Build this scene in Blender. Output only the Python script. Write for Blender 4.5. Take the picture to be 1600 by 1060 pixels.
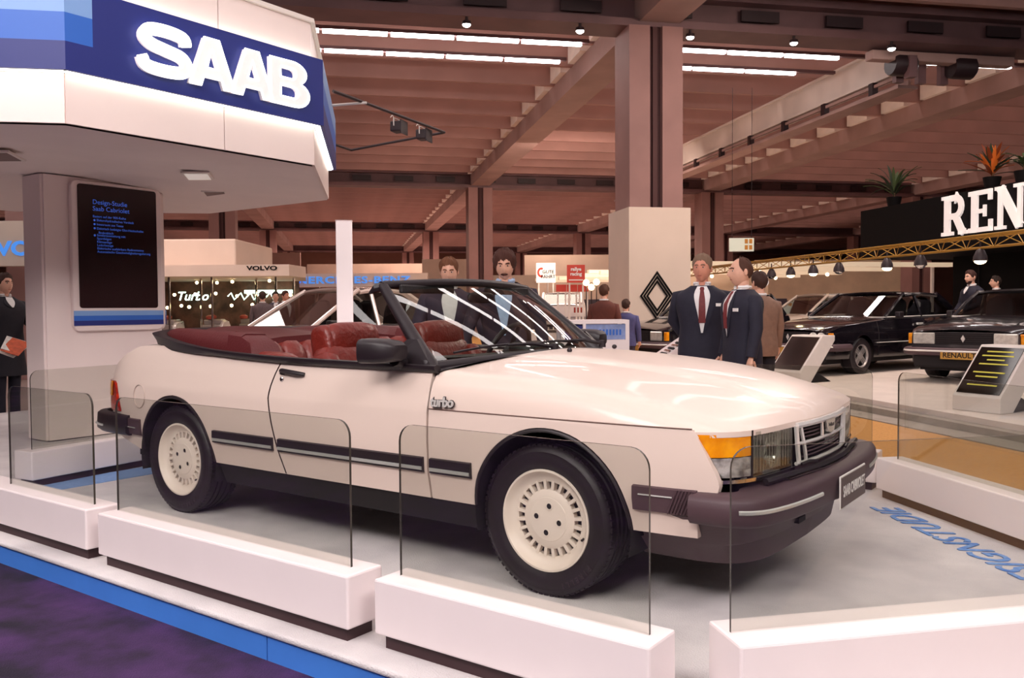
import bpy, bmesh, math, random
from mathutils import Vector, Matrix, Euler
from math import sin, cos, pi, radians, sqrt, atan2, hypot, tan
random.seed(11)
for _o in list(bpy.data.objects):
    bpy.data.objects.remove(_o)
S = bpy.context.scene
COL = S.collection

# ------------------------------------------------------------------ camera
CAM = Vector((1.920, -3.640, 1.158))
YAW, PITCH, ROLL, FPX = 2.19957, -0.03555, -0.00636, 1350.0
fwd = Vector((cos(YAW)*cos(PITCH), sin(YAW)*cos(PITCH), sin(PITCH)))
r0 = Vector((sin(YAW), -cos(YAW), 0.0))
u0 = r0.cross(fwd)
RT = r0*cos(ROLL)+u0*sin(ROLL)
UP = u0*cos(ROLL)-r0*sin(ROLL)
cam = bpy.data.cameras.new('camera')
camo = bpy.data.objects.new('camera', cam)
COL.objects.link(camo)
cam.sensor_width = 36.0
cam.lens = FPX/1600*36.0
cam.clip_start = 0.05
cam.clip_end = 400
camo.matrix_world = Matrix(((RT.x, UP.x, -fwd.x, CAM.x), (RT.y, UP.y, -fwd.y, CAM.y),
                            (RT.z, UP.z, -fwd.z, CAM.z), (0, 0, 0, 1)))
S.camera = camo

def AT(u, v, d):
    """world point seen at (u, v) at forward distance d (used to survey the photo)"""
    return CAM + (fwd + RT*((u-800)/FPX) + UP*((530-v)/FPX))*d
def ONZ(u, v, z):
    r = fwd + RT*((u-800)/FPX) + UP*((530-v)/FPX)
    return CAM + r*((z-CAM.z)/r.z)

# hall axes: HA runs along the beams, HB along the joists; floor level FZ
HYAW = radians(136.98)
HA = Vector((cos(HYAW), sin(HYAW), 0))
HB = Vector((sin(HYAW), -cos(HYAW), 0))
FZ = -0.13
def H(a, b, z=FZ):
    return Vector((CAM.x, CAM.y, 0)) + HA*a + HB*b + Vector((0, 0, z))
def HINV(p):
    d = Vector((p.x-CAM.x, p.y-CAM.y, 0))
    return d.dot(HA), d.dot(HB)

# ------------------------------------------------------------------ world, exposure
def lin(c):
    c = c/255.0
    return c/12.92 if c <= 0.04045 else ((c+0.055)/1.055)**2.4
def hx(h):
    h = h.lstrip('#')
    return (lin(int(h[0:2], 16)), lin(int(h[2:4], 16)), lin(int(h[4:6], 16)), 1.0)

W = bpy.data.worlds.new('hall_air')
S.world = W
W.use_nodes = True
W.node_tree.nodes['Background'].inputs[0].default_value = hx('#8a6a66')
W.node_tree.nodes['Background'].inputs[1].default_value = 0.25
S.view_settings.view_transform = 'Standard'
S.view_settings.look = 'None'
S.view_settings.gamma = 1.0
S.view_settings.use_curve_mapping = False
S.view_settings.exposure = 0.0

# stand floods, and unseen area lights added to fill the hall
def area(name, loc, target, sx, sy, power, col):
    l = bpy.data.lights.new(name, 'AREA')
    l.shape = 'RECTANGLE'
    l.size, l.size_y, l.energy = sx, sy, power
    l.color = hx(col)[:3]
    o = bpy.data.objects.new(name, l)
    COL.objects.link(o)
    o.location = loc
    d = Vector(target)-Vector(loc)
    o.rotation_euler = d.to_track_quat('-Z', 'Y').to_euler()
    return o
area('stand_flood', (1.6, -6.2, 4.6), (-0.8, -0.4, 0.5), 2.6, 1.2, 280, '#fff4f2')
area('stand_flood', (4.6, -3.0, 4.8), (0.6, -0.2, 0.4), 2.0, 1.2, 190, '#fff4f2')
area('stand_flood', (-1.6, -5.4, 4.8), (-4.9, 0.2, 0.9), 2.0, 1.2, 140, '#fff4f2')  # unseen flood, aimed to brighten the tower
area('hall_fill', H(12.0, 9.0, 6.6), H(15.0, 7.5, 0), 3.0, 1.5, 420, '#ffe6d6')
area('hall_fill', H(24.0, -6.0, 6.6), H(24.0, -4.0, 0), 5.0, 3.0, 380, '#ffe4dc')
area('hall_fill', H(30.0, 9.0, 6.4), H(34.0, 9.0, 0), 5.0, 3.0, 800, '#ffe2d0')
area('hall_fill', H(58.0, 6.0, 6.6), H(58.0, 6.0, 0), 24.0, 6.0, 3600, '#ffdccc')  # wide unseen fill added to brighten the far ceiling
area('hall_fill', H(82.0, 6.0, 6.6), H(82.0, 6.0, 0), 24.0, 6.0, 3600, '#ffdccc')

# ------------------------------------------------------------------ materials
MATS = {}
def mat(name, col, rough=0.5, metal=0.0, spec=0.5, noise=0.0, nscale=20.0, bump=0.0, bscale=None,
        emit=None, estr=0.0, coat=0.0, col2=None, sheen=0.0, detail=4.0):
    if name in MATS:
        return MATS[name]
    m = bpy.data.materials.new(name)
    m.use_nodes = True
    nt = m.node_tree
    b = nt.nodes['Principled BSDF']
    c = hx(col) if isinstance(col, str) else col
    b.inputs['Base Color'].default_value = c
    b.inputs['Roughness'].default_value = rough
    b.inputs['Metallic'].default_value = metal
    b.inputs['Specular IOR Level'].default_value = spec
    if coat:
        b.inputs['Coat Weight'].default_value = coat
        b.inputs['Coat Roughness'].default_value = 0.04
    if sheen:
        b.inputs['Sheen Weight'].default_value = sheen
    if emit:
        b.inputs['Emission Color'].default_value = hx(emit)
        b.inputs['Emission Strength'].default_value = estr
    if noise or bump:
        tc = nt.nodes.new('ShaderNodeTexCoord')
        n = nt.nodes.new('ShaderNodeTexNoise')
        n.inputs['Scale'].default_value = nscale
        n.inputs['Detail'].default_value = detail
        nt.links.new(tc.outputs['Object'], n.inputs['Vector'])
        if noise:
            mx = nt.nodes.new('ShaderNodeMix')
            mx.data_type = 'RGBA'
            mr = nt.nodes.new('ShaderNodeMapRange')
            mr.inputs['From Min'].default_value = 0.32
            mr.inputs['From Max'].default_value = 0.68
            nt.links.new(n.outputs['Fac'], mr.inputs['Value'])
            nt.links.new(mr.outputs['Result'], mx.inputs['Factor'])
            c2 = hx(col2) if col2 else tuple(max(0, x*(1-noise)) for x in c[:3])+(1,)
            c1 = c if col2 else tuple(min(1, x*(1+noise*0.6)) for x in c[:3])+(1,)
            mx.inputs['A'].default_value = c1
            mx.inputs['B'].default_value = c2
            nt.links.new(mx.outputs['Result'], b.inputs['Base Color'])
        if bump:
            n2 = n
            if bscale:
                n2 = nt.nodes.new('ShaderNodeTexNoise')
                n2.inputs['Scale'].default_value = bscale
                nt.links.new(tc.outputs['Object'], n2.inputs['Vector'])
            bp = nt.nodes.new('ShaderNodeBump')
            bp.inputs['Strength'].default_value = bump
            bp.inputs['Distance'].default_value = 0.02
            nt.links.new(n2.outputs['Fac'], bp.inputs['Height'])
            nt.links.new(bp.outputs['Normal'], b.inputs['Normal'])
    MATS[name] = m
    return m

def glass(name, tint, ior=1.5, rough=0.0, boost=1.0):
    if name in MATS:
        return MATS[name]
    m = bpy.data.materials.new(name)
    m.use_nodes = True
    nt = m.node_tree
    for n in list(nt.nodes):
        nt.nodes.remove(n)
    out = nt.nodes.new('ShaderNodeOutputMaterial')
    mix = nt.nodes.new('ShaderNodeMixShader')
    tr = nt.nodes.new('ShaderNodeBsdfTransparent')
    gl = nt.nodes.new('ShaderNodeBsdfGlossy')
    lw = nt.nodes.new('ShaderNodeLayerWeight')
    lw.inputs[0].default_value = 0.5
    pw = nt.nodes.new('ShaderNodeMath')
    pw.operation = 'POWER'
    pw.inputs[1].default_value = 4.0
    ml = nt.nodes.new('ShaderNodeMath')
    ml.operation = 'MULTIPLY_ADD'
    ml.use_clamp = True
    ml.inputs[1].default_value = 0.9
    ml.inputs[2].default_value = 0.035*boost
    tr.inputs[0].default_value = hx(tint)
    gl.inputs[0].default_value = (1, 1, 1, 1)
    gl.inputs[1].default_value = rough
    nt.links.new(lw.outputs['Facing'], pw.inputs[0])
    nt.links.new(pw.outputs[0], ml.inputs[0])
    nt.links.new(ml.outputs[0], mix.inputs[0])
    nt.links.new(tr.outputs[0], mix.inputs[1])
    nt.links.new(gl.outputs[0], mix.inputs[2])
    nt.links.new(mix.outputs[0], out.inputs[0])
    MATS[name] = m
    return m
def emis(name, col, s):
    return mat(name, col, 0.5, emit=col, estr=s)

# ------------------------------------------------------------------ mesh helpers
def lerp(a, b, t):
    return a+(b-a)*t
def pl(x, pts):
    """piecewise linear"""
    if x <= pts[0][0]:
        return pts[0][1]
    for (x0, y0), (x1, y1) in zip(pts, pts[1:]):
        if x <= x1:
            return lerp(y0, y1, (x-x0)/(x1-x0))
    return pts[-1][1]
def sp(x, pts):
    """smooth monotone-ish cubic through points"""
    n = len(pts)
    if x <= pts[0][0]:
        return pts[0][1]
    if x >= pts[-1][0]:
        return pts[-1][1]
    i = 0
    while x > pts[i+1][0]:
        i += 1
    sl = [(pts[k+1][1]-pts[k][1])/(pts[k+1][0]-pts[k][0]) for k in range(n-1)]
    def tang(k):
        if k == 0:
            return sl[0]
        if k == n-1:
            return sl[-1]
        if sl[k-1]*sl[k] <= 0:
            return 0.0
        return 2*sl[k-1]*sl[k]/(sl[k-1]+sl[k])
    h = pts[i+1][0]-pts[i][0]
    t = (x-pts[i][0])/h
    m0, m1 = tang(i)*h, tang(i+1)*h
    return ((2*t**3-3*t**2+1)*pts[i][1]+(t**3-2*t**2+t)*m0+(-2*t**3+3*t**2)*pts[i+1][1]+(t**3-t**2)*m1)
def spath(pts, n):
    """resample a 3-D polyline smoothly (Catmull-Rom)"""
    P = [Vector(p) for p in pts]
    P = [P[0]*2-P[1]]+P+[P[-1]*2-P[-2]]
    out = []
    segs = len(P)-3
    for k in range(n+1):
        s = k/n*segs
        i = min(int(s), segs-1)
        t = s-i
        a, b, c, d = P[i], P[i+1], P[i+2], P[i+3]
        out.append(0.5*((2*b)+(c-a)*t+(2*a-5*b+4*c-d)*t*t+(-a+3*b-3*c+d)*t**3))
    return out

class MB:
    def __init__(s):
        s.v, s.f, s.mi = [], [], []
        s.cur = 0
    def add(s, vs, fs):
        o = len(s.v)
        s.v += [tuple(p) for p in vs]
        for f in fs:
            s.f.append([i+o for i in f])
            s.mi.append(s.cur)
    def box(s, lo, hi):
        (a, b, c), (d, e, f) = lo, hi
        s.add([(a, b, c), (d, b, c), (d, e, c), (a, e, c), (a, b, f), (d, b, f), (d, e, f), (a, e, f)],
              [(3, 2, 1, 0), (4, 5, 6, 7), (0, 1, 5, 4), (1, 2, 6, 5), (2, 3, 7, 6), (3, 0, 4, 7)])
    def obox(s, o, x, y, z):
        """box from a corner and three edge vectors"""
        o, x, y, z = Vector(o), Vector(x), Vector(y), Vector(z)
        if x.cross(y).dot(z) < 0:
            o, x = o+x, -x
        s.add([o, o+x, o+x+y, o+y, o+z, o+x+z, o+x+y+z, o+y+z],
              [(3, 2, 1, 0), (4, 5, 6, 7), (0, 1, 5, 4), (1, 2, 6, 5), (2, 3, 7, 6), (3, 0, 4, 7)])
    def prism(s, poly, ext):
        """closed polygon (3-D points) extruded by vector ext"""
        P = [Vector(p) for p in poly]
        e = Vector(ext)
        n = len(P)
        nrm = Vector((0, 0, 0))
        for i in range(n):
            nrm += P[i].cross(P[(i+1) % n])
        if nrm.dot(e) > 0:
            P.reverse()
        vs = P+[p+e for p in P]
        fs = [tuple(range(n)), tuple(range(2*n-1, n-1, -1))]
        for i in range(n):
            j = (i+1) % n
            fs.append((j, i, n+i, n+j))
        s.add(vs, fs)
    def loft(s, rings, closed=True, caps=True, flip=False):
        n = len(rings[0])
        vs = [p for r in rings for p in r]
        fs = []
        for k in range(len(rings)-1):
            for i in range(n if closed else n-1):
                j = (i+1) % n
                q = (k*n+i, k*n+j, (k+1)*n+j, (k+1)*n+i)
                fs.append(q[::-1] if flip else q)
        if caps and closed:
            c0 = tuple(range(n))
            c1 = tuple(range((len(rings)-1)*n, len(rings)*n))
            fs.append(c0 if flip else c0[::-1])
            fs.append(c1[::-1] if flip else c1)
        s.add(vs, fs)
    def grid(s, rows, flip=False):
        s.loft(rows, closed=False, caps=False, flip=flip)
    def sheet(s, rows, off, flip=False):
        """open grid with thickness: rows of points, off = inward offset vector"""
        off = Vector(off)
        s.grid(rows, flip)
        m, n = len(rows), len(rows[0])
        b = [[Vector(p)+off for p in r] for r in rows]
        s.grid(b, not flip)
        ed = [rows[0][i] for i in range(n)]+[rows[k][-1] for k in range(1, m)] + \
             [rows[-1][i] for i in range(n-2, -1, -1)]+[rows[k][0] for k in range(m-2, 0, -1)]
        eb = [Vector(p)+off for p in ed]
        N = len(ed)
        s.add(list(ed)+eb, [((i, N+i, N+(i+1) % N, (i+1) % N) if flip else
                             ((i+1) % N, N+(i+1) % N, N+i, i)) for i in range(N)])
    def tube(s, path, r, n=8, caps=True, flat=None):
        P = [Vector(p) for p in path]
        R = r if isinstance(r, (list, tuple)) else [r]*len(P)
        rings = []
        up = Vector((0, 0, 1))
        prev = None
        for i, p in enumerate(P):
            t = (P[min(i+1, len(P)-1)]-P[max(i-1, 0)]).normalized()
            if prev is None:
                a = t.cross(up)
                if a.length < 0.05:
                    a = t.cross(Vector((1, 0, 0)))
                a.normalize()
            else:
                a = prev-t*prev.dot(t)
                a.normalize()
            prev = a
            b = a.cross(t)
            fz = flat if flat else 1.0
            rings.append([p+(a*cos(2*pi*k/n)+b*sin(2*pi*k/n)*fz)*R[i] for k in range(n)])
        s.loft(rings, True, caps)
    def lathe(s, prof, c=(0, 0, 0), axis=(0, 0, 1), n=24, caps=False):
        """prof: (radius, height along the axis)"""
        ax = Vector(axis).normalized()
        a = ax.orthogonal().normalized()
        b = ax.cross(a)
        c = Vector(c)
        rings = [[c+ax*h+(a*cos(2*pi*k/n)+b*sin(2*pi*k/n))*max(r, 1e-5) for k in range(n)] for r, h in prof]
        s.loft(rings, True, caps)
    def ell(s, c, r, n=12, m=8):
        c = Vector(c)
        rings = []
        for k in range(m+1):
            t = -pi/2+pi*k/m
            rr = max(cos(t), 1e-4)
            rings.append([(c.x+r[0]*rr*cos(2*pi*i/n), c.y+r[1]*rr*sin(2*pi*i/n), c.z+r[2]*sin(t)) for i in range(n)])
        s.loft(rings, True, False)
    def mesh(s, name):
        me = bpy.data.meshes.new(name)
        me.from_pydata(s.v, [], s.f)
        return me
    def build(s, name, mats, parent=None, smooth=35, bevel=0.0, seg=2, sub=0, merge=False):
        me = s.mesh(name)
        if not isinstance(mats, (list, tuple)):
            mats = [mats]
        for m in mats:
            me.materials.append(m)
        if len(mats) > 1:
            me.polygons.foreach_set('material_index', s.mi)
        if merge:
            bm = bmesh.new()
            bm.from_mesh(me)
            bmesh.ops.remove_doubles(bm, verts=bm.verts, dist=1e-4)
            bmesh.ops.recalc_face_normals(bm, faces=bm.faces)
            bm.to_mesh(me)
            bm.free()
        if smooth:
            me.polygons.foreach_set('use_smooth', [True]*len(me.polygons))
            me.set_sharp_from_angle(angle=radians(smooth))
        me.update()
        o = bpy.data.objects.new(name, me)
        COL.objects.link(o)
        if parent is not None:
            o.parent = parent
        if bevel:
            b = o.modifiers.new('bevel', 'BEVEL')
            b.width = bevel
            b.segments = seg
            b.limit_method = 'ANGLE'
            b.angle_limit = radians(40)
        if sub:
            b = o.modifiers.new('sub', 'SUBSURF')
            b.levels = b.render_levels = sub
        return o

def tag(o, label, cat, group=None, kind=None):
    o['label'] = label
    o['category'] = cat
    if group:
        o['group'] = group
    if kind:
        o['kind'] = kind
    return o
def struct(o):
    o['kind'] = 'structure'
    return o
def thing(name, label, cat, loc=(0, 0, 0), rz=0.0, group=None):
    o = bpy.data.objects.new(name, None)
    o.empty_display_size = 0.1
    COL.objects.link(o)
    o.location = loc
    o.rotation_euler = (0, 0, rz)
    return tag(o, label, cat, group)
def copy_tree(o, parent=None):
    c = o.copy()
    COL.objects.link(c)
    c.parent = parent
    for ch in o.children:
        copy_tree(ch, c)
    return c
def piece(name, me, parent, loc=(0, 0, 0), rot=(0, 0, 0), sc=(1, 1, 1)):
    o = bpy.data.objects.new(name, me)
    COL.objects.link(o)
    o.parent = parent
    o.location, o.rotation_euler, o.scale = loc, rot, sc
    return o
def text(name, body, size, m, loc, xdir, ydir, parent=None, depth=0.004, align='CENTER', bold=0.0, sx=1.0, space=1.0,
         shear=0.0, line=1.0):
    """flat lettering: xdir = reading direction, ydir = up of the letters"""
    cu = bpy.data.curves.new(name, 'FONT')
    cu.body = body
    cu.size = size
    cu.align_x = align
    cu.align_y = 'CENTER'
    cu.extrude = depth
    cu.offset = bold
    cu.space_character = space
    cu.space_line = line
    cu.shear = shear
    cu.resolution_u = 3
    t = bpy.data.objects.new(name, cu)
    COL.objects.link(t)
    dg = bpy.context.evaluated_depsgraph_get()
    me = bpy.data.meshes.new_from_object(t.evaluated_get(dg))
    bpy.data.objects.remove(t)
    x = Vector(xdir).normalized()
    y = Vector(ydir).normalized()
    z = x.cross(y)
    M = Matrix(((x.x*sx, y.x, z.x, loc[0]), (x.y*sx, y.y, z.y, loc[1]), (x.z*sx, y.z, z.z, loc[2]), (0, 0, 0, 1)))
    me.transform(M)
    me.materials.clear()
    me.materials.append(m)
    o = bpy.data.objects.new(name, me)
    COL.objects.link(o)
    if parent is not None:
        o.parent = parent
        if parent.type == 'EMPTY' or True:
            o.matrix_parent_inverse = Matrix.Identity(4)
    return o
def wparent(o, parent):
    """parent an object whose mesh is in world coordinates"""
    o.parent = parent
    M = Matrix.LocRotScale(parent.location, parent.rotation_euler, Vector((1, 1, 1)))
    o.matrix_parent_inverse = M.inverted()
    return o
def hbox(mb, a0, a1, b0, b1, z0, z1):
    mb.obox(H(a0, b0, z0), HA*(a1-a0), HB*(b1-b0), Vector((0, 0, z1-z0)))

M_ceil = mat('concrete_ceiling', '#a8827a', 0.85, noise=0.22, nscale=0.35, bump=0.2, bscale=3.0)
M_beam = mat('concrete_beam', '#a88a84', 0.8, noise=0.15, nscale=0.8)
M_steel = mat('girder_paint', '#6b4e50', 0.6, noise=0.2, nscale=1.0)
M_col = mat('pillar_paint', '#96706a', 0.7, noise=0.15, nscale=0.9)
M_groove = mat('pillar_groove', '#4a2c2c', 0.8)
M_block = mat('pale_block', '#f2e8de', 0.8, noise=0.1, nscale=2)
M_crane = mat('crane_paint', '#e2d8d0', 0.6, noise=0.12, nscale=0.6)
M_dark = mat('dark_iron', '#2a1a1e', 0.5)
M_tube = emis('tube_light', '#fff6f4', 16.0)
M_wall = mat('hall_wall', '#8a6458', 0.9, noise=0.15, nscale=0.3)
M_hfloor = mat('hall_floor_paint', '#a8928a', 0.6, noise=0.2, nscale=0.7)

GA0, GSP = 18.2, 24.9      # girder lines
BB0, BSP = 6.7, 12.3       # pillar lines
ZG, ZJ, ZT = 7.16, 7.80, 9.1

mb = MB(); mb.obox(H(-40, -62, FZ-0.2), HA*160, HB*130, Vector((0, 0, 0.2)))
floor = struct(mb.build('floor', M_hfloor, smooth=0))
mb = MB(); mb.obox(H(-40, -62, ZT), HA*160, HB*130, Vector((0, 0, 0.3)))
ceiling = struct(mb.build('ceiling', M_ceil, smooth=0))
for nm, q in (('wall_far', (99.6, 100, -62, 68)), ('wall_near', (-40, -39.6, -62, 68)),
              ('wall_left', (-40, 120, -62, -61.6)), ('wall_right', (-40, 120, 67.6, 68))):
    mb = MB(); hbox(mb, q[0], q[1], q[2], q[3], FZ, ZT)
    struct(mb.build(nm, M_wall, smooth=0))

# joists: one shared mesh, children of the ceiling
mb = MB(); mb.obox((0, 0, 0), HA*0.16, HB*128, Vector((0, 0, ZT-ZJ)))
jm = mb.mesh('joist'); jm.materials.append(M_ceil)
for k in range(-2, 4):
    for i in range(12):
        a = GA0+k*GSP+0.9+i*GSP/12
        piece('joist', jm, ceiling, H(a, -61, ZJ))
# girders across the hall
for k in range(-2, 4):
    a = GA0+k*GSP
    mb = MB()
    hbox(mb, a-0.42, a+0.42, -61, 67, ZG, ZG+0.16)
    hbox(mb, a-0.12, a+0.12, -61, 67, ZG+0.16, ZJ+0.1)
    hbox(mb, a-0.42, a+0.42, -61, 67, ZJ, ZJ+0.16)
    g = struct(mb.build('girder', M_steel, smooth=0))
    if 0 <= k <= 2:
        mb = MB()
        mb.obox((0, 0, 0), HA*0.06, HB*0.9, Vector((0, 0, 0.24)))
        cm = mb.mesh('cleat'); cm.materials.append(M_dark)
        for i in range(26):
            piece('cleat', cm, g, H(a-0.30, -18+i*2.05, ZG+0.28))
# beams along the hall, with the pale bearing blocks
bmk = MB(); bmk.obox((0, 0, 0), HA*1.25, HB*0.5, Vector((0, 0, 0.62)))
blk = bmk.mesh('bearing_block'); blk.materials.append(M_block)
for j in range(-3, 4):
    b = BB0+j*BSP
    mb = MB()
    hbox(mb, GA0-2*GSP, GA0+3*GSP, b-0.45, b+0.45, ZG+0.1, ZG+0.66)
    bo = struct(mb.build('beam', M_beam, smooth=0))
    for k in range(0, 3):
        for i in range(12):
            piece('bearing_block', blk, bo, H(GA0+k*GSP+1.6+i*GSP/12, b-0.62, ZG+0.66))
# pillars
for k in range(-1, 4):
    for j in range(-3, 4):
        if k == -1 and abs(j) > 1:
            continue
        a, b = GA0+k*GSP, BB0+j*BSP
        if k == 0 and j == 0:
            b -= 0.1
        if k == -1 and j == 0:
            continue
        mb = MB()
        hbox(mb, a-0.5, a+0.5, b-0.6, b-0.14, FZ, ZG)
        hbox(mb, a-0.5, a+0.5, b+0.14, b+0.6, FZ, ZG)
        mb.cur = 1
        hbox(mb, a-0.36, a+0.36, b-0.14, b+0.14, FZ, ZG)
        hbox(mb, a-0.42, a-0.36, b-0.05, b+0.05, FZ, ZG)
        struct(mb.build('pillar', [M_col, M_groove], smooth=0))

# fluorescent rows. The two rows in view are single fittings, the rows above the stand one object each
mt = MB(); mt.obox((0, 0, 0), HB*1.42, HA*0.11, Vector((0, 0, 0.07)))
tm = mt.mesh('tube'); tm.materials.append(M_tube)
mt = MB(); mt.obox((0, 0, 0), HB*1.9, HA*0.27, Vector((0, 0, 0.07)))
tmw = mt.mesh('tube_panel'); tmw.materials.append(emis('panel_light', '#fff6f4', 6.0))
def light_row(a, b0, b1, z, label, pitch=1.5, wide=False):
    t = thing('fluorescent_row', label, 'light', H(a, b0, z), 0, 'fluorescent rows under the joists')
    mb = MB(); mb.obox((0, 0, 0.07), HB*(b1-b0), HA*(0.28 if wide else 0.12), Vector((0, 0, 0.08)))
    mb.build('batten', M_steel, t, smooth=0)
    n = int((b1-b0)/pitch)
    for i in range(n):
        piece('tube', tmw if wide else tm, t, HB*(i*pitch))
    return t
light_row(GA0+1.5, -4.9, 5.7, 7.28, 'bright row of white tubes behind the first girder, running from canopy to tall pillar')
light_row(GA0+1.5, 7.7, 13.4, 7.28, 'bright row of white tubes behind the first girder, between tall pillar and crane beam')
light_row(GA0+1.5, 14.1, 18.3, 7.28, 'bright row of white tubes behind the first girder, beyond the crane beam')
light_row(GA0+3.6, -4.9, 5.7, 7.46, 'thin second row of white tubes half hidden behind a joist')
light_row(GA0+3.6, 7.7, 13.3, 7.46, 'thin second row of white tubes half hidden behind a joist, beside the crane beam')
for i in range(9):
    light_row(GA0-22.6+i*2.28, -13.0, 19.0, 7.05, 'row of white tubes on the ceiling above the show car', pitch=2.0, wide=True)
for k in range(0, 3):  # unseen strips, one behind each joist to light the ceiling evenly
    for i in range(12):
        mb = MB(); mb.obox((0, 0, 0), HB*70, HA*0.3, Vector((0, 0, 0.06)))
        o = mb.build('fluorescent_row', emis('strip_far', '#ffe8dc', 3.0), None, smooth=0)
        o.location = H(GA0+k*GSP+1.3+i*GSP/12, -30, 8.98)
        tag(o, 'unseen light strip tucked up between the far ceiling joists', 'light', 'fluorescent rows under the joists')

# small lamps under the first girder
for u in (733, 908, 1078, 1238, 1389):
    d = GA0*cos(radians(10.95))
    p = AT(u, 0, 1)
    ang = (fwd+RT*((u-800)/FPX))
    tpar = (GA0-0.35)/ang.dot(HA)
    p = CAM+ang*tpar
    t = thing('girder_lamp', 'small white lamp under the first ceiling girder', 'lamp', (p.x, p.y, ZG-0.16), 0, 'small lamps under the girder')
    mb = MB(); mb.lathe([(0.03, 0.16), (0.03, 0.1), (0.09, 0.07), (0.1, 0.0)], n=10); mb.build('housing', M_dark, t)
    mb = MB(); mb.ell((0, 0, 0), (0.085, 0.085, 0.05), 10, 6); mb.build('bulb', emis('lamp_glow', '#fff6ec', 14.0), t)

# crane beam with its rail and hangers
cb = 13.7
t = thing('crane_beam', 'long pale crane beam with a lower rail hung under the ceiling', 'crane beam', H(19, cb, 6.57))
mb = MB()
hbox(mb, 18.9, 42, cb-0.06, cb+0.06, 7.0, 7.70)
hbox(mb, 18.9, 42, cb-0.16, cb+0.3, 7.70, 7.76)
hbox(mb, 18.9, 42, cb-0.16, cb+0.3, 6.94, 7.0)
wparent(mb.build('girder', M_crane, smooth=0), t)
mb = MB()
hbox(mb, 19.2, 42, cb-0.3, cb+0.25, 6.50, 6.58)
hbox(mb, 19.2, 42, cb-0.02, cb+0.05, 6.58, 6.72)
wparent(mb.build('rail', M_beam, smooth=0), t)
mb = MB(); hbox(mb, 19.2, 42, cb-0.16, cb-0.1, 6.80, 6.88); wparent(mb.build('bus_bar', M_beam, smooth=0), t)
for i in range(9):
    a = 20.4+i*2.3
    mb = MB(); hbox(mb, a, a+0.18, cb-0.2, cb-0.04, 6.58, 6.94)
    wparent(mb.build('hanger', M_dark, smooth=0), t)
t2 = thing('crane_trolley', 'dark crane trolley with drive boxes at the end of the pale beam', 'crane', H(18.9, cb, 7.2))
mb = MB()
for q in ((18.7, 18.85, cb-0.7, cb-0.5), (18.7, 18.85, cb+0.5, cb+0.7), (18.2, 18.4, cb-0.7, cb-0.5), (18.7, 18.85, cb-0.1, cb+0.1)):
    mb = MB(); hbox(mb, q[0], q[1], q[2], q[3], 6.5, 7.0); wparent(mb.build('post', M_steel, smooth=0), t2)
mb = MB(); hbox(mb, 18.3, 18.6, cb-1.6, cb+2.2, 6.9, 7.12); wparent(mb.build('crossbar', M_beam, smooth=0, bevel=0.03), t2)
for db in (-1.0, 0.6):
    mb = MB(); mb.lathe([(0.0, 0), (0.24, 0.0), (0.27, 0.1), (0.27, 0.55), (0.2, 0.62), (0, 0.62)], c=H(18.5, cb+db, 6.85), axis=HB, n=14)
    wparent(mb.build('motor', M_dark), t2)

# ---------------------------------------------------------------- floors and carpets
M_purple = mat('purple_carpet', '#48285c', 0.95, noise=0.6, nscale=5.0, bump=0.5, bscale=180, col2='#1c1028', detail=8)
M_orange = mat('orange_carpet', '#c8904e', 0.95, noise=0.15, nscale=40, bump=0.3, bscale=200)
M_rplat = mat('renault_platform', '#cfc2ba', 0.6, noise=0.06, nscale=3)
M_rstep = mat('platform_edge', '#94897e', 0.8, noise=0.12, nscale=5)
mb = MB(); mb.box((-14, -14, FZ), (10, -1.5, FZ+0.012))
struct(mb.build('carpet', M_purple, smooth=0))
ra, rb = HINV(ONZ(1283, 611, 0.02))
rb2 = HINV(ONZ(1600, 666, 0.02))[1]
RB = 0.5*(rb+rb2)
mb = MB(); hbox(mb, -6, 42, RB-2.75, RB-0.5, FZ, FZ+0.008)
struct(mb.build('carpet', M_orange, smooth=0))
mb = MB(); hbox(mb, -6, 42, RB, RB+22, FZ, 0.02)
struct(mb.build('platform', M_rplat, smooth=0))
mb = MB()
hbox(mb, -6, 42, RB-0.16, RB, FZ, -0.04)
hbox(mb, -6, 42, RB-0.5, RB-0.16, FZ, FZ+0.02)
struct(mb.build('step', M_rstep, smooth=0))
# ---------------------------------------------------------------- the show platform
M_carpet = mat('grey_carpet', '#e2dcdc', 0.95, noise=0.2, nscale=2.2, bump=0.35, bscale=160, col2='#c2bcbe', detail=8)
M_blue = mat('blue_skirt', '#4686e4', 0.55, noise=0.08, nscale=3)
M_white = mat('white_lacquer', '#f2e6e6', 0.3, noise=0.015, nscale=5)
M_plinth = mat('brown_plinth', '#3a2226', 0.6)
M_glass = glass('clear_glass', '#f1f2ef', 1.5)
M_gedge = mat('glass_edge', '#3c3630', 0.25)
plat = [(-8.6, -1.675), (0.98, -1.675), (1.16, -1.60), (2.42, -0.22), (2.42, 0.42), (0.86, 2.14), (0.66, 2.30), (-8.6, 2.30)]
def inset(poly, d):
    out = []
    n = len(poly)
    for i in range(n):
        p0, p1, p2 = Vector(poly[i-1]), Vector(poly[i]), Vector(poly[(i+1) % n])
        e1 = (p1-p0).normalized(); e2 = (p2-p1).normalized()
        n1 = Vector((-e1.y, e1.x)); n2 = Vector((-e2.y, e2.x))
        m = (n1+n2)
        m = m/m.dot(n1)
        out.append(tuple(p1+m*d))
    return out
mb = MB(); mb.prism([(x, y, -0.024) for x, y in plat], (0, 0, 0.024))
platform = struct(mb.build('platform', M_carpet, smooth=0, bevel=0.010, seg=3))
ins = inset(plat, 0.015)
skirt_segs = [(1, 2), (2, 3), (3, 4), (4, 5), (5, 6)]
cuts = [-8.57, -6.4, -3.5, -0.63, ins[1][0]]
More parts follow.
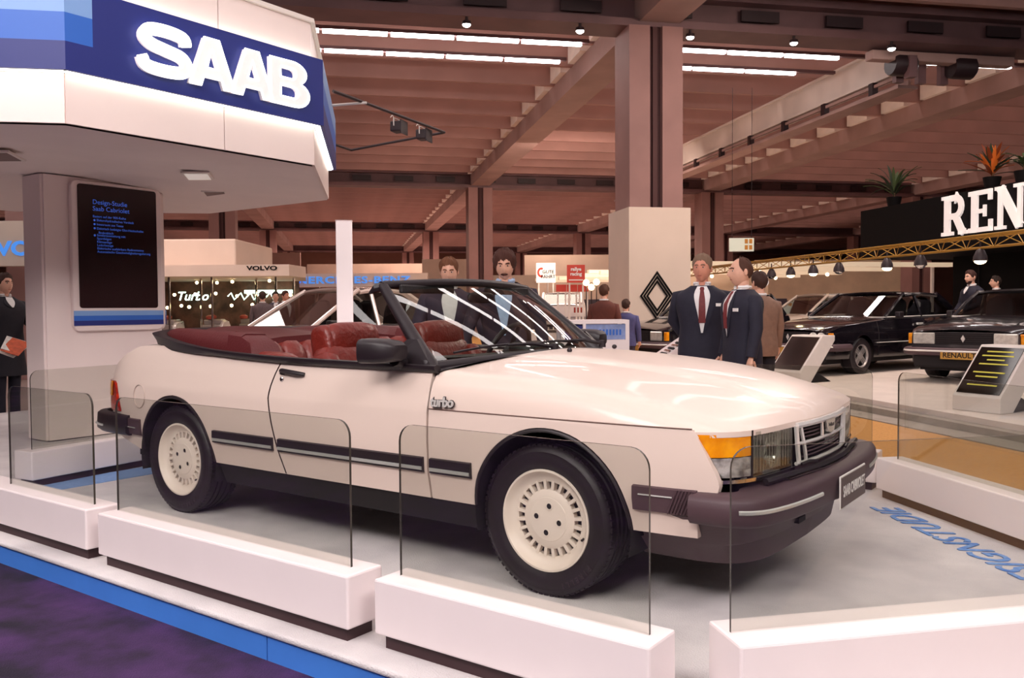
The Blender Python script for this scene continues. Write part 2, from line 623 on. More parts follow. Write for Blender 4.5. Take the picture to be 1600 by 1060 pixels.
for x0, x1 in zip(cuts, cuts[1:]):
    mb = MB(); mb.box((x0+0.003, ins[0][1], FZ), (x1-0.003, ins[0][1]+0.03, -0.024)); mb.build('skirt_panel', M_blue, platform, smooth=0)
for i, j in skirt_segs:
    a, b = Vector(ins[i]+(FZ,)), Vector(ins[j]+(FZ,))
    n = Vector((-(b-a).y, (b-a).x, 0)).normalized()*0.03
    mb = MB(); mb.obox(a, b-a, n, (0, 0, -0.024-FZ)); mb.build('skirt_panel', M_blue, platform, smooth=0)
# blue stripe woven in the carpet behind the car
mb = MB(); mb.box((-4.02, -1.2, 0.0), (-3.72, 1.9, 0.004))
mb.build('carpet_stripe', mat('pale_blue_carpet', '#7f9fd0', 0.95, noise=0.1, nscale=30), platform, smooth=0)
# lettering on the carpet, to be read from outside the platform
M_ltr = mat('blue_carpet_letters', '#3f78c8', 0.9, noise=0.35, nscale=25, col2='#7ea6dc')
d = (Vector((1.55, 0.64, 0))-Vector((0.70, 1.66, 0))).normalized()
tx = text('carpet_lettering', 'DESIGNSTUDIE', 0.215, M_ltr, Vector((1.30, 0.93, 0.004))-d*0.08, -d, Vector((-(-d).y, (-d).x, 0)), platform, depth=0.002, bold=0.002, shear=0.25, space=1.05)

# ---------------------------------------------------------------- white barrier blocks with glass
def barrier(name, label, p0, p1, depth, g0, g1, ztop=0.24, zglass=0.765, rad=0.06):
    """p0 -> p1: outer foot line; the block goes `depth` to the left of it; glass from g0 to g1 along"""
    p0, p1 = Vector(p0+(0,)), Vector(p1+(0,))
    e = (p1-p0).normalized()
    L = (p1-p0).length
    n = Vector((-e.y, e.x, 0))
    t = thing(name, label, 'barrier', p0, 0, 'glass-topped barrier blocks round the platform')
    mb = MB(); mb.obox(e*0+Vector((0, 0, 0.05)), e*L, n*depth, (0, 0, ztop-0.05))
    mb.build('block', M_white, t, smooth=0, bevel=0.008, seg=2)
    mb = MB(); mb.obox(e*0.03+n*0.025, e*(L-0.06), n*(depth-0.05), (0, 0, 0.05))
    mb.build('plinth', M_plinth, t, smooth=0)
    # glass: rounded upper corners, 10 mm thick
    c = n*depth*0.5
    pts = [(g0, ztop-0.03), (g1, ztop-0.03)]
    for k in range(7):
        a = k/6*pi/2
        pts.append((g1-rad+rad*cos(a), zglass-rad+rad*sin(a)))
    for k in range(7):
        a = pi/2+k/6*pi/2
        pts.append((g0+rad+rad*cos(a), zglass-rad+rad*sin(a)))
    ring = [c+e*x+Vector((0, 0, z)) for x, z in pts]
    mb = MB()
    N = len(ring)
    off = n*0.010
    fr = [p-off*0.5 for p in ring]; bk = [p+off*0.5 for p in ring]
    mb.add(fr+bk, [tuple(range(N)), tuple(range(2*N-1, N-1, -1))])
    mb.cur = 1
    mb.add(fr+bk, [(i, N+i, N+(i+1) % N, (i+1) % N) for i in range(N)])
    mb.build('glass_panel', [M_glass, M_gedge], t, smooth=0)
    return t
barrier('barrier_block', 'white block with glass beside the rear bumper, nearest the info tower on the long side', (-3.35, -1.60), (-2.005, -1.60), 0.17, 0.42, 1.27)
barrier('barrier_block', 'long white block with glass in front of the rear wheel and door', (-1.903, -1.60), (-0.270, -1.60), 0.17, 0.03, 1.565)
barrier('barrier_block', 'white block with glass in front of the front wheel', (-0.178, -1.565), (0.863, -1.565), 0.165, 0.05, 1.0)
e4 = Vector((0.67, 0.742)).normalized()
barrier('barrier_block', 'angled white block with glass ahead of the front bumper', (1.061, -1.418), tuple(Vector((1.061, -1.418))+e4*1.45), 0.205, 0.02, 1.40)
e5 = Vector((0.705, -0.709)).normalized()
q = Vector((0.758, 2.005))+e5*1.75
barrier('barrier_block', 'white block with glass running alongside the blue carpet lettering', tuple(q), (0.758, 2.005), 0.175, 0.05, 1.66)
barrier('barrier_block', 'white block with glass on the far side of the platform behind the front bumper', (0.60, 2.20), (-0.38, 2.20), 0.17, 0.045, 0.93)
barrier('barrier_block', 'white block with glass on the far side of the platform behind the bonnet', (-0.55, 2.20), (-2.1, 2.20), 0.17, 0.045, 1.5)
barrier('barrier_block', 'white block with glass across the platform behind the boot', (-4.29, 0.35), (-4.10, -0.98), 0.19, 0.06, 1.28)
o = barrier('barrier_block', 'short white block with glass slanting behind the rear bumper', (-3.55, 0.75), (-4.10, 0.40), 0.19, 0.05, 0.6)

# ---------------------------------------------------------------- info tower
M_panel = mat('tower_panel', '#f0e0dc', 0.45, noise=0.02, nscale=2)
M_seam = mat('dark_seam', '#2c1a1c', 0.6)
M_screen = mat('dark_board', '#2a1417', 0.25)
M_b1 = mat('pale_blue', '#7fa6dc', 0.5)
M_b2 = mat('mid_blue', '#2c66c4', 0.5)
M_b3 = mat('navy_blue', '#1b2878', 0.5)
tw = thing('display_tower', 'white slab tower carrying the sign canopy behind the boot', 'tower', (-6.04, 0.65, 0))
oct_t = [(-5.86, 0.08), (-5.86, 1.22), (-6.22, 1.22), (-6.22, 0.08)]
n = len(oct_t)
ins = inset(oct_t, 0.03)
mb = MB(); mb.prism([(x, y, 0.0) for x, y in ins], (0, 0, 2.365)); wparent(mb.build('core', M_seam, smooth=0), tw)
for i in range(n):
    a, b = Vector(oct_t[i]+(0.01,)), Vector(oct_t[(i+1) % n]+(0.01,))
    e = (b-a).normalized()
    nn = Vector((-e.y, e.x, 0))
    mb = MB(); mb.obox(a+e*0.020, (b-a)-e*0.040, nn*0.03, (0, 0, 2.355))
    wparent(mb.build('wall_panel', M_panel, smooth=0, bevel=0.004), tw)
def rrect(y0, y1, z0, z1, r, x=0.0, n=5):
    pts = []
    for cy, cz, a0 in ((y1-r, z0+r, -pi/2), (y1-r, z1-r, 0), (y0+r, z1-r, pi/2), (y0+r, z0+r, pi)):
        for k in range(n+1):
            a = a0+k/n*pi/2
            pts.append((x, cy+r*cos(a), cz+r*sin(a)))
    return pts
def info_board(label, loc, rz, w=0.875, full=True):
    t = thing('info_board', label, 'sign', loc, rz)
    h = 1.36
    mb = MB(); mb.prism(rrect(0, w, 0, h, 0.06), (0.05, 0, 0)); mb.build('frame', M_panel, t, bevel=0.008)
    mb = MB(); mb.prism(rrect(0.055, w-0.055, 0.21, h-0.03, 0.025, 0.05), (0.006, 0, 0)); mb.build('board', M_screen, t, smooth=0)
    for k, m in enumerate((M_b3, M_b2, M_b1)):
        mb = MB(); mb.box((0.05, 0.0, 0.05+k*0.045), (0.056, w, 0.095+k*0.045)); mb.build('stripe', m, t, smooth=0)
    if full:
        M_bt = mat('blue_print', '#4a7ae0', 0.5, emit='#3a6ae0', estr=0.35)
        X, Yv, Zv = 0.0575, (0, 1, 0), (0, 0, 1)
        text('heading', 'Design-Studie\nSaab Cabriolet', 0.060, M_bt, (X, 0.19, 1.145), Yv, Zv, t, 0.0005, 'LEFT')
        text('subheading', 'Basiert auf der 900-Reihe', 0.031, M_bt, (X, 0.19, 1.045), Yv, Zv, t, 0.0005, 'LEFT')
        text('bullet_list', 'Elektrohydraulisches Verdeck\nInnenraum aus Texas\nElektrisch bet\u00e4tigte Glas-Heckscheibe\n  Bodenblech', 0.030, M_bt, (X, 0.225, 0.955), Yv, Zv, t, 0.0005, 'LEFT', line=1.25)
        text('feature_list', 'Sonderausstattung mit:\nSportfelgen\nKlimaanlage\nLederbez\u00fcge\nElektrische ausfahrbare Radioantenne\nAutomatische Geschwindigkeitsregulierung', 0.030, M_bt, (X, 0.225, 0.80), Yv, Zv, t, 0.0005, 'LEFT', line=1.0)
        for z in (1.010, 0.974, 0.937, 0.872):
            mb = MB(); mb.lathe([(0, 0), (0.010, 0), (0.010, 0.002), (0, 0.002)], c=(X, 0.205, z), axis=(1, 0, 0), n=10)
            mb.build('bullet', M_bt, t, smooth=0)
    return t
info_board('dark info board with blue lettering and striped foot on the white tower', (-5.858, 0.315, 0.975), 0)
info_board('second info board seen edge-on at the tower corner, beside the blue-lettered board', (-5.90, 1.226, 0.975), radians(90), w=0.30, full=False)

# ---------------------------------------------------------------- sign canopy
cp = [(-3.20, -1.04), (-3.20, 0.85), (-4.65, 2.30), (-6.6, 2.30), (-8.05, 0.85), (-8.05, -1.04), (-6.6, -2.49), (-4.65, -2.49)]
cn = thing('sign_canopy', 'overhead white canopy with blue band and glowing maker lettering on the tower', 'canopy', (-5.6, -0.1, 2.25))
def cpart(mb, name, m, **k):
    return wparent(mb.build(name, m, **k), cn)
n = len(cp)
soff = inset(cp, 0.012)
M_soff = mat('soffit_white', '#e6d8d2', 0.6, noise=0.03, nscale=2)
inn = inset(cp, 1.9)
mb = MB(); mb.loft([[(x, y, 2.25) for x, y in soff], [(x, y, 2.375) for x, y in inn]], True, False); mb.add([(x, y, 2.375) for x, y in inn], [tuple(range(len(inn)))[::-1]]); cpart(mb, 'soffit', M_soff, smooth=0)
mb = MB(); mb.prism([(x, y, 2.42) for x, y in inset(cp, 0.05)], (0, 0, 0.86)); cpart(mb, 'core', M_seam, smooth=0)
band = inset(cp, -0.075)
upper = inset(cp, 0.015)
M_cpan = mat('canopy_panel', '#f0ded8', 0.4, noise=0.02, nscale=2)
M_neon = emis('neon_strip', '#fffdf0', 5.5)
def seg_panels(poly, z0, z1, cuts_by_i, m, name, th=0.02, tilt=0.0):
    for i in range(len(poly)):
        a, b = Vector(poly[i]+(z0,)), Vector(poly[(i+1) % len(poly)]+(z0,))
        e = (b-a).normalized(); L = (b-a).length
        nn = Vector((-e.y, e.x, 0))
        cs = [0]+cuts_by_i.get(i, [L/2])+[L]
        for c0, c1 in zip(cs, cs[1:]):
            mb = MB(); mb.obox(a+e*(c0+0.004), e*(c1-c0-0.008), nn*th, (0, 0, z1-z0))
            cpart(mb, name, m, smooth=0)
seg_panels(cp, 2.262, 2.55, {0: [1.09]}, M_cpan, 'lower_panel')
seg_panels(upper, 3.05, 3.335, {0: [1.06]}, M_cpan, 'upper_panel')
mb = MB(); mb.prism([(x, y, 3.335) for x, y in inset(cp, -0.012)], (0, 0, 0.03)); cpart(mb, 'top_trim', M_crane, smooth=0)
# blue band: plain navy on the lettered side, three stripes elsewhere
for i in range(n):
    a, b = Vector(band[i]+(0,)), Vector(band[(i+1) % n]+(0,))
    e = (b-a).normalized(); L = (b-a).length
    nn = Vector((-e.y, e.x, 0))
    runs = [(0.0, 0.165, 's'), (0.165, L, 'n')] if i == 0 else [(0.0, L, 's')]
    for c0, c1, kind in runs:
        lay = [(2.555, 3.05, M_b3)] if kind == 'n' else [(2.555, 2.72, M_b3), (2.72, 2.885, M_b2), (2.885, 3.05, M_b1)]
        for z0, z1, m in lay:
            mb = MB(); mb.obox(a+e*c0+Vector((0, 0, z0)), e*(c1-c0), nn*0.025, (0, 0, z1-z0)); cpart(mb, 'band_panel', m, smooth=0)
    # light strip under the band, between the tiers
    p = Vector(cp[i]+(2.552,)); q2 = Vector(cp[(i+1) % n]+(2.552,))
    mb = MB(); mb.obox(p-nn*0.045, (q2-p), nn*0.04, (0, 0, 0.012)); cpart(mb, 'light_strip', M_neon, smooth=0)
    mb = MB(); mb.obox(p-nn*0.03+Vector((0, 0, 0.49)), (q2-p), nn*0.03, (0, 0, 0.012)); cpart(mb, 'light_strip', M_neon, smooth=0)

# glowing letters (strokes in letter space: x along, y up, unit height)
def stroke(mb, pts, w, closed=False, ext=(0, 0.03)):
    P = [Vector(p) for p in pts]
    n = len(P)
    L, R = [], []
    for i in range(n):
        if closed:
            t1 = (P[i]-P[i-1]).normalized(); t2 = (P[(i+1) % n]-P[i]).normalized()
        else:
            t1 = (P[i]-P[max(i-1, 0)]) if i else (P[1]-P[0])
            t2 = (P[min(i+1, n-1)]-P[i]) if i < n-1 else (P[-1]-P[-2])
            t1.normalize(); t2.normalize()
        n1 = Vector((-t1.y, t1.x)); n2 = Vector((-t2.y, t2.x))
        m = n1+n2
        m = m/max(m.dot(n1), 0.5)
        L.append(P[i]+m*w/2); R.append(P[i]-m*w/2)
    rings = []
    for i in range(n):
        rings.append([(L[i].x, L[i].y, ext[0]), (L[i].x, L[i].y, ext[1]), (R[i].x, R[i].y, ext[1]), (R[i].x, R[i].y, ext[0])])
    if closed:
        rings.append(rings[0])
    mb.loft(rings, True, not closed)
def arc(cx, cy, rx, ry, a0, a1, n=14):
    return [(cx+rx*cos(radians(lerp(a0, a1, k/n))), cy+ry*sin(radians(lerp(a0, a1, k/n)))) for k in range(n+1)]
def stroke_edges(pts, w):
    P = [Vector(p) for p in pts]
    L, R = [], []
    for i in range(len(P)):
        t_ = (P[min(i+1, len(P)-1)]-P[max(i-1, 0)]).normalized()
        n_ = Vector((-t_.y, t_.x))
        L.append(P[i]+n_*w/2); R.append(P[i]-n_*w/2)
    return [tuple(q) for q in L]+[tuple(q) for q in R[::-1]]
sc = [(q.x, q.y) for q in spath([(1.06, .70, 0), (1.00, .84, 0), (.64, .89, 0), (.26, .85, 0), (.15, .70, 0), (.30, .575, 0), (.62, .51, 0), (.96, .44, 0), (1.07, .28, 0), (.94, .14, 0), (.56, .10, 0), (.18, .14, 0), (.09, .30, 0)], 60)]
LET = {'S': (1.16, [stroke_edges(sc, .205)]),
       'A': (1.04, [[(0, 0), (.36, 1), (.70, 1), (1.08, 0), (.82, 0), (.755, .19), (.33, .19), (.26, 0)], [(.40, .38), (.535, .79), (.68, .38)]]),
       'B': (1.10, [[(0, 0), (0, 1), (.64, 1)]+arc(.64, .755, .38, .245, 90, -55, 10)+arc(.68, .28, .42, .28, 62, -90, 10),
                    [(.28, .60), (.28, .83), (.60, .83)]+arc(.60, .715, .12, .115, 80, -80, 6)+[(.60, .60)],
                    [(.28, .17), (.28, .43), (.64, .43)]+arc(.64, .30, .14, .13, 80, -80, 6)+[(.64, .17)]])}
M_let = mat('letter_face', '#fff4f2', 0.4, emit='#fff0ee', estr=0.22)
M_letrim = emis('letter_glow', '#fffff4', 2.2)
def fill2d(name, loops, ext):
    """flat letter with holes, extruded"""
    cu = bpy.data.curves.new(name, 'CURVE')
    cu.dimensions = '2D'
    cu.fill_mode = 'BOTH'
    cu.extrude = ext
    for lp_ in loops:
        sp_ = cu.splines.new('POLY')
        sp_.points.add(len(lp_)-1)
        for q_, (x, y) in zip(sp_.points, lp_):
            q_.co = (x, y, 0, 1)
        sp_.use_cyclic_u = True
    ob = bpy.data.objects.new(name, cu)
    COL.objects.link(ob)
    me = bpy.data.meshes.new_from_object(ob.evaluated_get(bpy.context.evaluated_depsgraph_get()))
    bpy.data.objects.remove(ob)
    return me
hgt = 0.318
xo = -0.645
for ch in 'SAAB':
    adv, loops = LET[ch]
    LP = [[(x*0.318, y*hgt) for x, y in lp_] for lp_ in loops]
    me = fill2d('letter', LP, 0.02)
    me.transform(Matrix(((0, 0, 1, -3.105), (1, 0, 0, xo), (0, 1, 0, 2.638), (0, 0, 0, 1))))
    me.materials.clear(); me.materials.append(M_let)
    par = bpy.data.objects.new('letter', me); COL.objects.link(par); wparent(par, cn)
    for lp_ in LP:
        mb = MB(); mb.tube([(-3.088, xo+x, 2.638+y) for x, y in lp_+lp_[:1]], .0085, 6)
        o = mb.build('letter_neon', M_letrim); o.parent = par
    xo += adv*0.310
# square lights let into the soffit
for (u_, v_, zz), on in (((309, 274, 2.305), True), ((337, 302, 2.312), False), ((2, 243, 2.31), False)):
    x, y = ONZ(u_, v_, zz)[:2]
    d1 = Vector((0.16, 0.12, 0)); d2 = Vector((-0.26, 0.22, 0))
    c = Vector((x, y, zz-.012))
    mb = MB(); mb.obox(c-d1*0.6-d2*0.6, d1*1.2, d2*1.2, (0, 0, 0.014)); fr = cpart(mb, 'soffit_light', M_crane, smooth=0)
    mb = MB(); mb.obox(c-d1*0.48-d2*0.48-Vector((0, 0, 0.004)), d1*0.96, d2*0.96, (0, 0, 0.006))
    o = mb.build('diffuser' if on else 'grille', mat('soffit_diffuser', '#e8e4dc', 0.4, emit='#fff4ea', estr=0.25) if on else mat('soffit_grille', '#7a6460', 0.6), smooth=0)
    o.parent = fr

# hanging lamp frame beside the canopy
hf = thing('lamp_frame', 'thin triangular steel frame with two black spotlights hung off the canopy', 'lamp frame', (-4.0, 2.6, 3.0))
fpts = [(-3.80, 1.60, 3.06), (-3.78, 1.96, 3.02), (-3.99, 3.31, 3.0), (-5.5, 3.42, 3.0), (-5.3, 2.3, 3.05)]
for a, b in ((0, 2), (2, 3), (3, 4)):
    mb = MB(); mb.tube([fpts[a], fpts[b]], 0.014, 6); wparent(mb.build('bar', M_dark), hf)
mb = MB(); mb.tube([(-3.80, 2.0, 3.035), (-4.3, 1.75, 3.02)], 0.012, 6); wparent(mb.build('bar', M_crane), hf)
for i, (x, y) in enumerate(((-4.02, 2.62), (-4.085, 3.06))):
    sl = thing('spotlight', 'black flood spotlight clamped to the hanging frame', 'spotlight', (x+0.03, y, 2.94), radians(20), 'spotlights on the hanging frame'); sl.scale = (.72, .72, .72); sl.location.z = 2.955
    mb = MB(); mb.box((-0.09, -0.10, -0.09), (0.07, 0.10, 0.05)); mb.build('body', M_dark, sl, bevel=0.02)
    mb = MB(); mb.box((0.07, -0.115, -0.12), (0.085, 0.115, 0.06)); mb.build('barn_door', M_dark, sl, smooth=0)
    mb = MB(); mb.tube([(-0.02, -0.12, -0.02), (-0.02, -0.12, 0.08), (-0.02, 0.0, 0.09), (-0.02, 0.12, 0.08), (-0.02, 0.12, -0.02)], 0.008, 6); mb.build('yoke', M_crane, sl)
    mb = MB(); mb.tube(spath([(-0.05, 0.0, 0.05), (-0.05, -0.08, 0.12), (-0.04, -0.15, 0.10), (-0.03, -0.2, 0.07)], 10), 0.006, 5); mb.build('cable', M_crane, sl)

# glowing white post behind the car
pb = AT(541, 620, 9.4)
lp = thing('light_post', 'tall square white glowing post behind the car seats', 'post', (pb.x, pb.y, FZ), radians(45))
mb = MB(); mb.box((-0.085, -0.085, 0.0), (0.085, 0.085, 2.235)); mb.build('shaft', mat('post_white', '#fff0f0', 0.4, emit='#ffeeee', estr=0.35), lp, smooth=0, bevel=0.01)
mb = MB(); mb.box((-0.16, -0.16, 0.0), (0.16, 0.16, 0.03)); mb.build('foot_plate', M_white, lp, smooth=0)
mb = MB(); mb.box((-0.09, -0.09, 2.235), (0.09, 0.09, 2.245)); mb.build('cap', M_white, lp, smooth=0)
# ================================================================ the show car (x forward, right side at -y)
M_paint = mat('ivory_paint', '#dbc8bd', 0.36, spec=0.45, coat=0.22, noise=0.01, nscale=4)
M_black = mat('black_rubber', '#1c1218', 0.45)
M_bump = mat('bumper_plastic', '#49343a', 0.55, bump=0.05, nscale=150)
M_tyre = mat('tyre_rubber', '#1a1016', 0.5, bump=0.06, nscale=60)
M_chrome = mat('chrome', '#d8d4d0', 0.12, metal=1.0)
M_silver = mat('silver_strip', '#cfd0cc', 0.3, metal=0.6)
M_trim = mat('bright_trim', '#dcd8d4', 0.25, metal=0.35)
M_rim = mat('ivory_alloy', '#e6d8cc', 0.35)
M_maroon = mat('maroon_vinyl', '#55191c', 0.5, bump=0.15, nscale=90, noise=0.06)
M_leather = mat('maroon_leather', '#6e2018', 0.35, bump=0.3, nscale=30, noise=0.12)
M_under = mat('underbody', '#120a0e', 0.8)
M_wglass = glass('windscreen_glass', '#dfe6de', 1.5, 0.0, 1.3)
M_amber = mat('amber_lens', '#f0a010', 0.15, coat=0.5, bump=0.5, nscale=14, noise=0.25, col2='#d87c08')
M_lens = mat('clear_lens', '#c8c4c0', 0.12, metal=0.35, coat=0.6, bump=0.7, nscale=30, noise=0.35, col2='#6e6a68')
M_hl = glass('headlamp_glass', '#e4e6e2', 1.5, 0.02, 1.6)
M_refl = mat('lamp_reflector', '#ece8e2', 0.35, metal=0.0, noise=0.3, nscale=12, bump=0.3)
M_red = mat('red_lens', '#b02c14', 0.2, coat=0.5, noise=0.2, nscale=30, col2='#701008')
M_plate = mat('plate_grey', '#5a4a48', 0.5)
M_wprint = mat('white_print', '#f0ecea', 0.5)
M_dash = mat('black_dash', '#1a1416', 0.55, bump=0.1, nscale=80)

car = thing('convertible_car', 'ivory two-door turbo convertible with open roof and maroon interior on the show platform', 'car', (0, 0, 0))
def mirrored(mb):
    m = MB(); m.v = [(x, -y, z) for x, y, z in mb.v]; m.f = [f[::-1] for f in mb.f]; m.mi = list(mb.mi)
    return m
def both(mb, name, m, parent=car, **k):
    a = mb.build(name, m, parent, **k)
    b = mirrored(mb).build(name, m, parent, **k)
    return a, b
WPLAN = [(-3.05, .802), (-2.8, .822), (-2.5, .833), (-2.0, .838), (-1.0, .838), (0, .836), (.35, .828), (.55, .815), (.66, .800), (.78, .775)]
PROF = [(0.10, .075), (.33, .028), (.45, .006), (.60, 0.0), (.715, .004), (.735, .010), (.82, .030), (.90, .056), (1.0, .10)]
def SW(x, z):
    return sp(x, WPLAN)-pl(z, PROF)
def SP(x, z, out=0.0):
    return Vector((x, -SW(x, z)-out, z))
ZB = [(-3.6, .70), (-3.45, .735), (-3.38, .760), (-3.25, .835), (-3.1, .905), (-2.95, .945), (-2.7, .952), (-2.3, .930), (-2.0, .914), (-1.6, .900), (-.575, .890)]
def zb(x):
    return sp(x, ZB)
AF, AFR = (0.035, 0.315), 0.372
AR, ARR = (-2.497, 0.31), 0.368
def arch_cols(c, R, n=30, zs=0.33):
    a0 = math.asin(max(-1, min(1, (zs-c[1])/R)))
    return [c[0]-R*cos(a) for a in [a0+(pi-2*a0)*k/n for k in range(n+1)]]
def arch_z(x, c, R, zs=0.33):
    d = R*R-(x-c[0])**2
    return max(zs, c[1]+sqrt(d)) if d > 0 else zs
def rows_of(xs, zlo, zhi, warp, nz=18, pt=SP):
    rows = []
    for x in xs:
        a, b = zlo(x), zhi(x)
        zs = [a+(b-a)*k/nz for k in range(nz+1)]
        # keep the crease sharp
        if a < .72 < b:
            k = min(range(1, nz), key=lambda q: abs(zs[q]-.722))
            zs[k] = .722
        rows.append([pt(warp(x, z), z) for z in zs])
    return rows
def lin_n(a, b, n):
    return [a+(b-a)*k/n for k in range(n+1)]
# front wing
EDGE = [(.30, .650), (.40, .655), (.43, .665), (.47, .715), (.52, .737), (.555, .730), (.64, .690), (.722, .645)]
def warpf(x, z):
    if x <= .45:
        return x
    return .45+(x-.45)/(.80-.45)*(pl(z, EDGE)-.45)
xa = arch_cols(AF, AFR)
xs = lin_n(-.572, xa[0], 6)[:-1]+xa+lin_n(xa[-1], .80, 10)[1:]
mb = MB(); mb.sheet(rows_of(xs, lambda x: arch_z(x, AF, AFR), lambda x: .722, warpf), (0, .03, 0), True)
both(mb, 'front_wing', M_paint, smooth=30)
# door
XR = [(.30, -1.535), (.42, -1.572), (.58, -1.622), (.734, -1.650), (.82, -1.630), (.90, -1.597)]
def rows_door():
    rows = []
    for k in range(25):
        s = k/24
        r = []
        for i in range(19):
            z = lerp(.33, zb(-1.1), i/18)
            if i == 13:
                z = .722
            x = lerp(sp(z, XR), -.584, s)
            zz = z if i < 18 else zb(x)
            r.append(SP(x, zz))
        rows.append(r)
    return rows
mb = MB(); mb.sheet(rows_door(), (0, .04, 0), True)
doors = both(mb, 'door', M_paint, smooth=30)
# rear quarter running round the corner to the tail
RPL = [(-3.05, .802), (-3.15, .786), (-3.24, .764), (-3.32, .728), (-3.38, .676), (-3.415, .60), (-3.432, .50), (-3.442, .35), (-3.448, .18), (-3.45, 0.0)]
xa = arch_cols(AR, ARR)
qx = lin_n(-1.60, xa[-1], 8)[:-1]+xa[::-1]+lin_n(xa[0], -3.05, 5)[1:]
cols = [(x, sp(x, WPLAN)) for x in qx]
tail = spath([(x, w, 0) for x, w in RPL], 27)
cols += [(p.x, p.y) for p in tail[1:]]
def warpq(x, z):
    if x < -2.05:
        return x
    t = (x+2.05)/(-1.60+2.05)
    return x+t*(sp(z, XR)-.010+1.60)
rows = []
tops = []
for i, (x, w) in enumerate(cols):
    a, b = cols[max(i-1, 0)], cols[min(i+1, len(cols)-1)]
    tx_, ty_ = b[0]-a[0], -(b[1]-a[1])
    L = hypot(tx_, ty_)
    nx, ny = -ty_/L, tx_/L          # outward normal for a path going back along -y
    if i < 40 and x > -3.0:
        nx, ny = 0.0, -1.0
    if i == len(cols)-1:
        nx, ny = -1.0, 0.0
    zl = arch_z(x, AR, ARR) if x > -2.9 else lerp(.33, .40, min(1, (-2.9-x)/.3))
    zh = zb(x)
    r = []
    for k in range(19):
        z = lerp(zl, zh, k/18)
        o = pl(z, PROF)
        xx = warpq(x, z)
        r.append(Vector((xx-nx*o, -w-ny*o, z)))
    rows.append(r)
    tops.append(r[-1])
mb = MB(); mb.grid(rows, False)
mb.grid([[r[-1], r[-1]+Vector((0, .03, -.01))] for r in rows if r[0].x > -2.75], False)
mb.grid([[p for p in r] for r in [[r[0]+Vector((0, .04, 0)), r[0]] for r in rows]], False)
both(mb, 'rear_quarter', M_paint, smooth=30)
# boot lid
ZC = [(-3.45, .742), (-3.38, .80), (-3.25, .895), (-3.10, .965), (-2.95, .99), (-2.78, 1.0)]
ei = [i for i, r in enumerate(rows) if r[0].x < -2.74]
rl = []
for k, i in enumerate(ei):
    E_ = tops[i]
    f = k/(len(ei)-1)
    cx = lerp(-2.76, -3.445, f**0.9)
    C_ = Vector((cx, 0, sp(cx, ZC)))
    r = []
    for j in range(11):
        t = j/10
        p = E_.lerp(C_, t)
        p.z = E_.z+(C_.z-E_.z)*sin(t*pi/2)
        r.append(p)
    rl.append(r)
mb = MB(); mb.grid(rl, False)
m2 = mirrored(mb)
mb.add(m2.v, m2.f)
mb.build('boot_lid', M_paint, car, smooth=40, merge=True)

# bonnet (clamshell)
XF = [(0, .880), (.15, .876), (.33, .852), (.50, .832), (.62, .812), (.70, .782), (.76, .730), (.79, .680), (.806, .625)]
def xf(y):
    return sp(abs(y), XF)
ZCH = [(-.42, .957), (-.19, .946), (.1, .926), (.4, .893), (.686, .834), (.80, .793), (.85, .762), (.872, .735), (.882, .714)]
ZSH = [(-.572, .874), (-.3, .862), (0, .844), (.2, .818), (.35, .790), (.48, .758), (.56, .738), (.61, .722), (.625, .716)]
def bonnet_row(u):
    """one cross-section, right shut line to left shut line"""
    xe = lerp(-.572, .625, u)
    xc = lerp(-.40, .882, u)
    ze = .727-.013*max(0, (u-.6)/.4)
    zs = max(ze+.001, sp(xe, ZSH))
    zc = max(zs, sp(xc, ZCH))
    w = SW(min(xe, .62), .722)
    h = zs-ze
    half = [(w, ze), (w-.006, ze+.22*h), (w-.016, ze+.48*h), (w-.030, ze+.72*h), (w-.050, ze+.90*h), (w-.080, zs+.012*(zc-zs)/.08)]
    for f in (.80, .68, .54, .46, .44, .42, .30, .15, 0):
        y = f*w
        z = zs+(zc-zs)*(1-(y/(w-.06))**2)
        if f < .43:
            z += .007*max(0, min(1, (.97-u)/.2))*max(0, min(1, (u-.02)/.12))
        half.append((y, z))
    pts = spath([(0, y, z) for y, z in half[:7]], 18)+[Vector((0, y, z)) for y, z in half[7:]]
    out = []
    for p in pts:
        xr = -.40-.172*min(1.0, p.y/.74)**2
        out.append(Vector((lerp(xr, xf(min(.806, p.y*.806/w)), u), -p.y, p.z)))
    return out+[Vector((q.x, -q.y, q.z)) for q in out[:-1][::-1]]
us = lin_n(0, .8, 20)+[.84, .88, .91, .94, .965, .985, 1.0]
rows = [bonnet_row(u) for u in us]
mb = MB(); mb.sheet(rows, (0, 0, -.02), False)
mb.build('bonnet', M_paint, car, smooth=40)
mb = MB(); mb.tube([SP(x, .7245, .0015) for x in lin_n(-.572, .64, 30)], .0028, 5); both(mb, 'bonnet_gap', mat('shut_line', '#6a5048', .6))
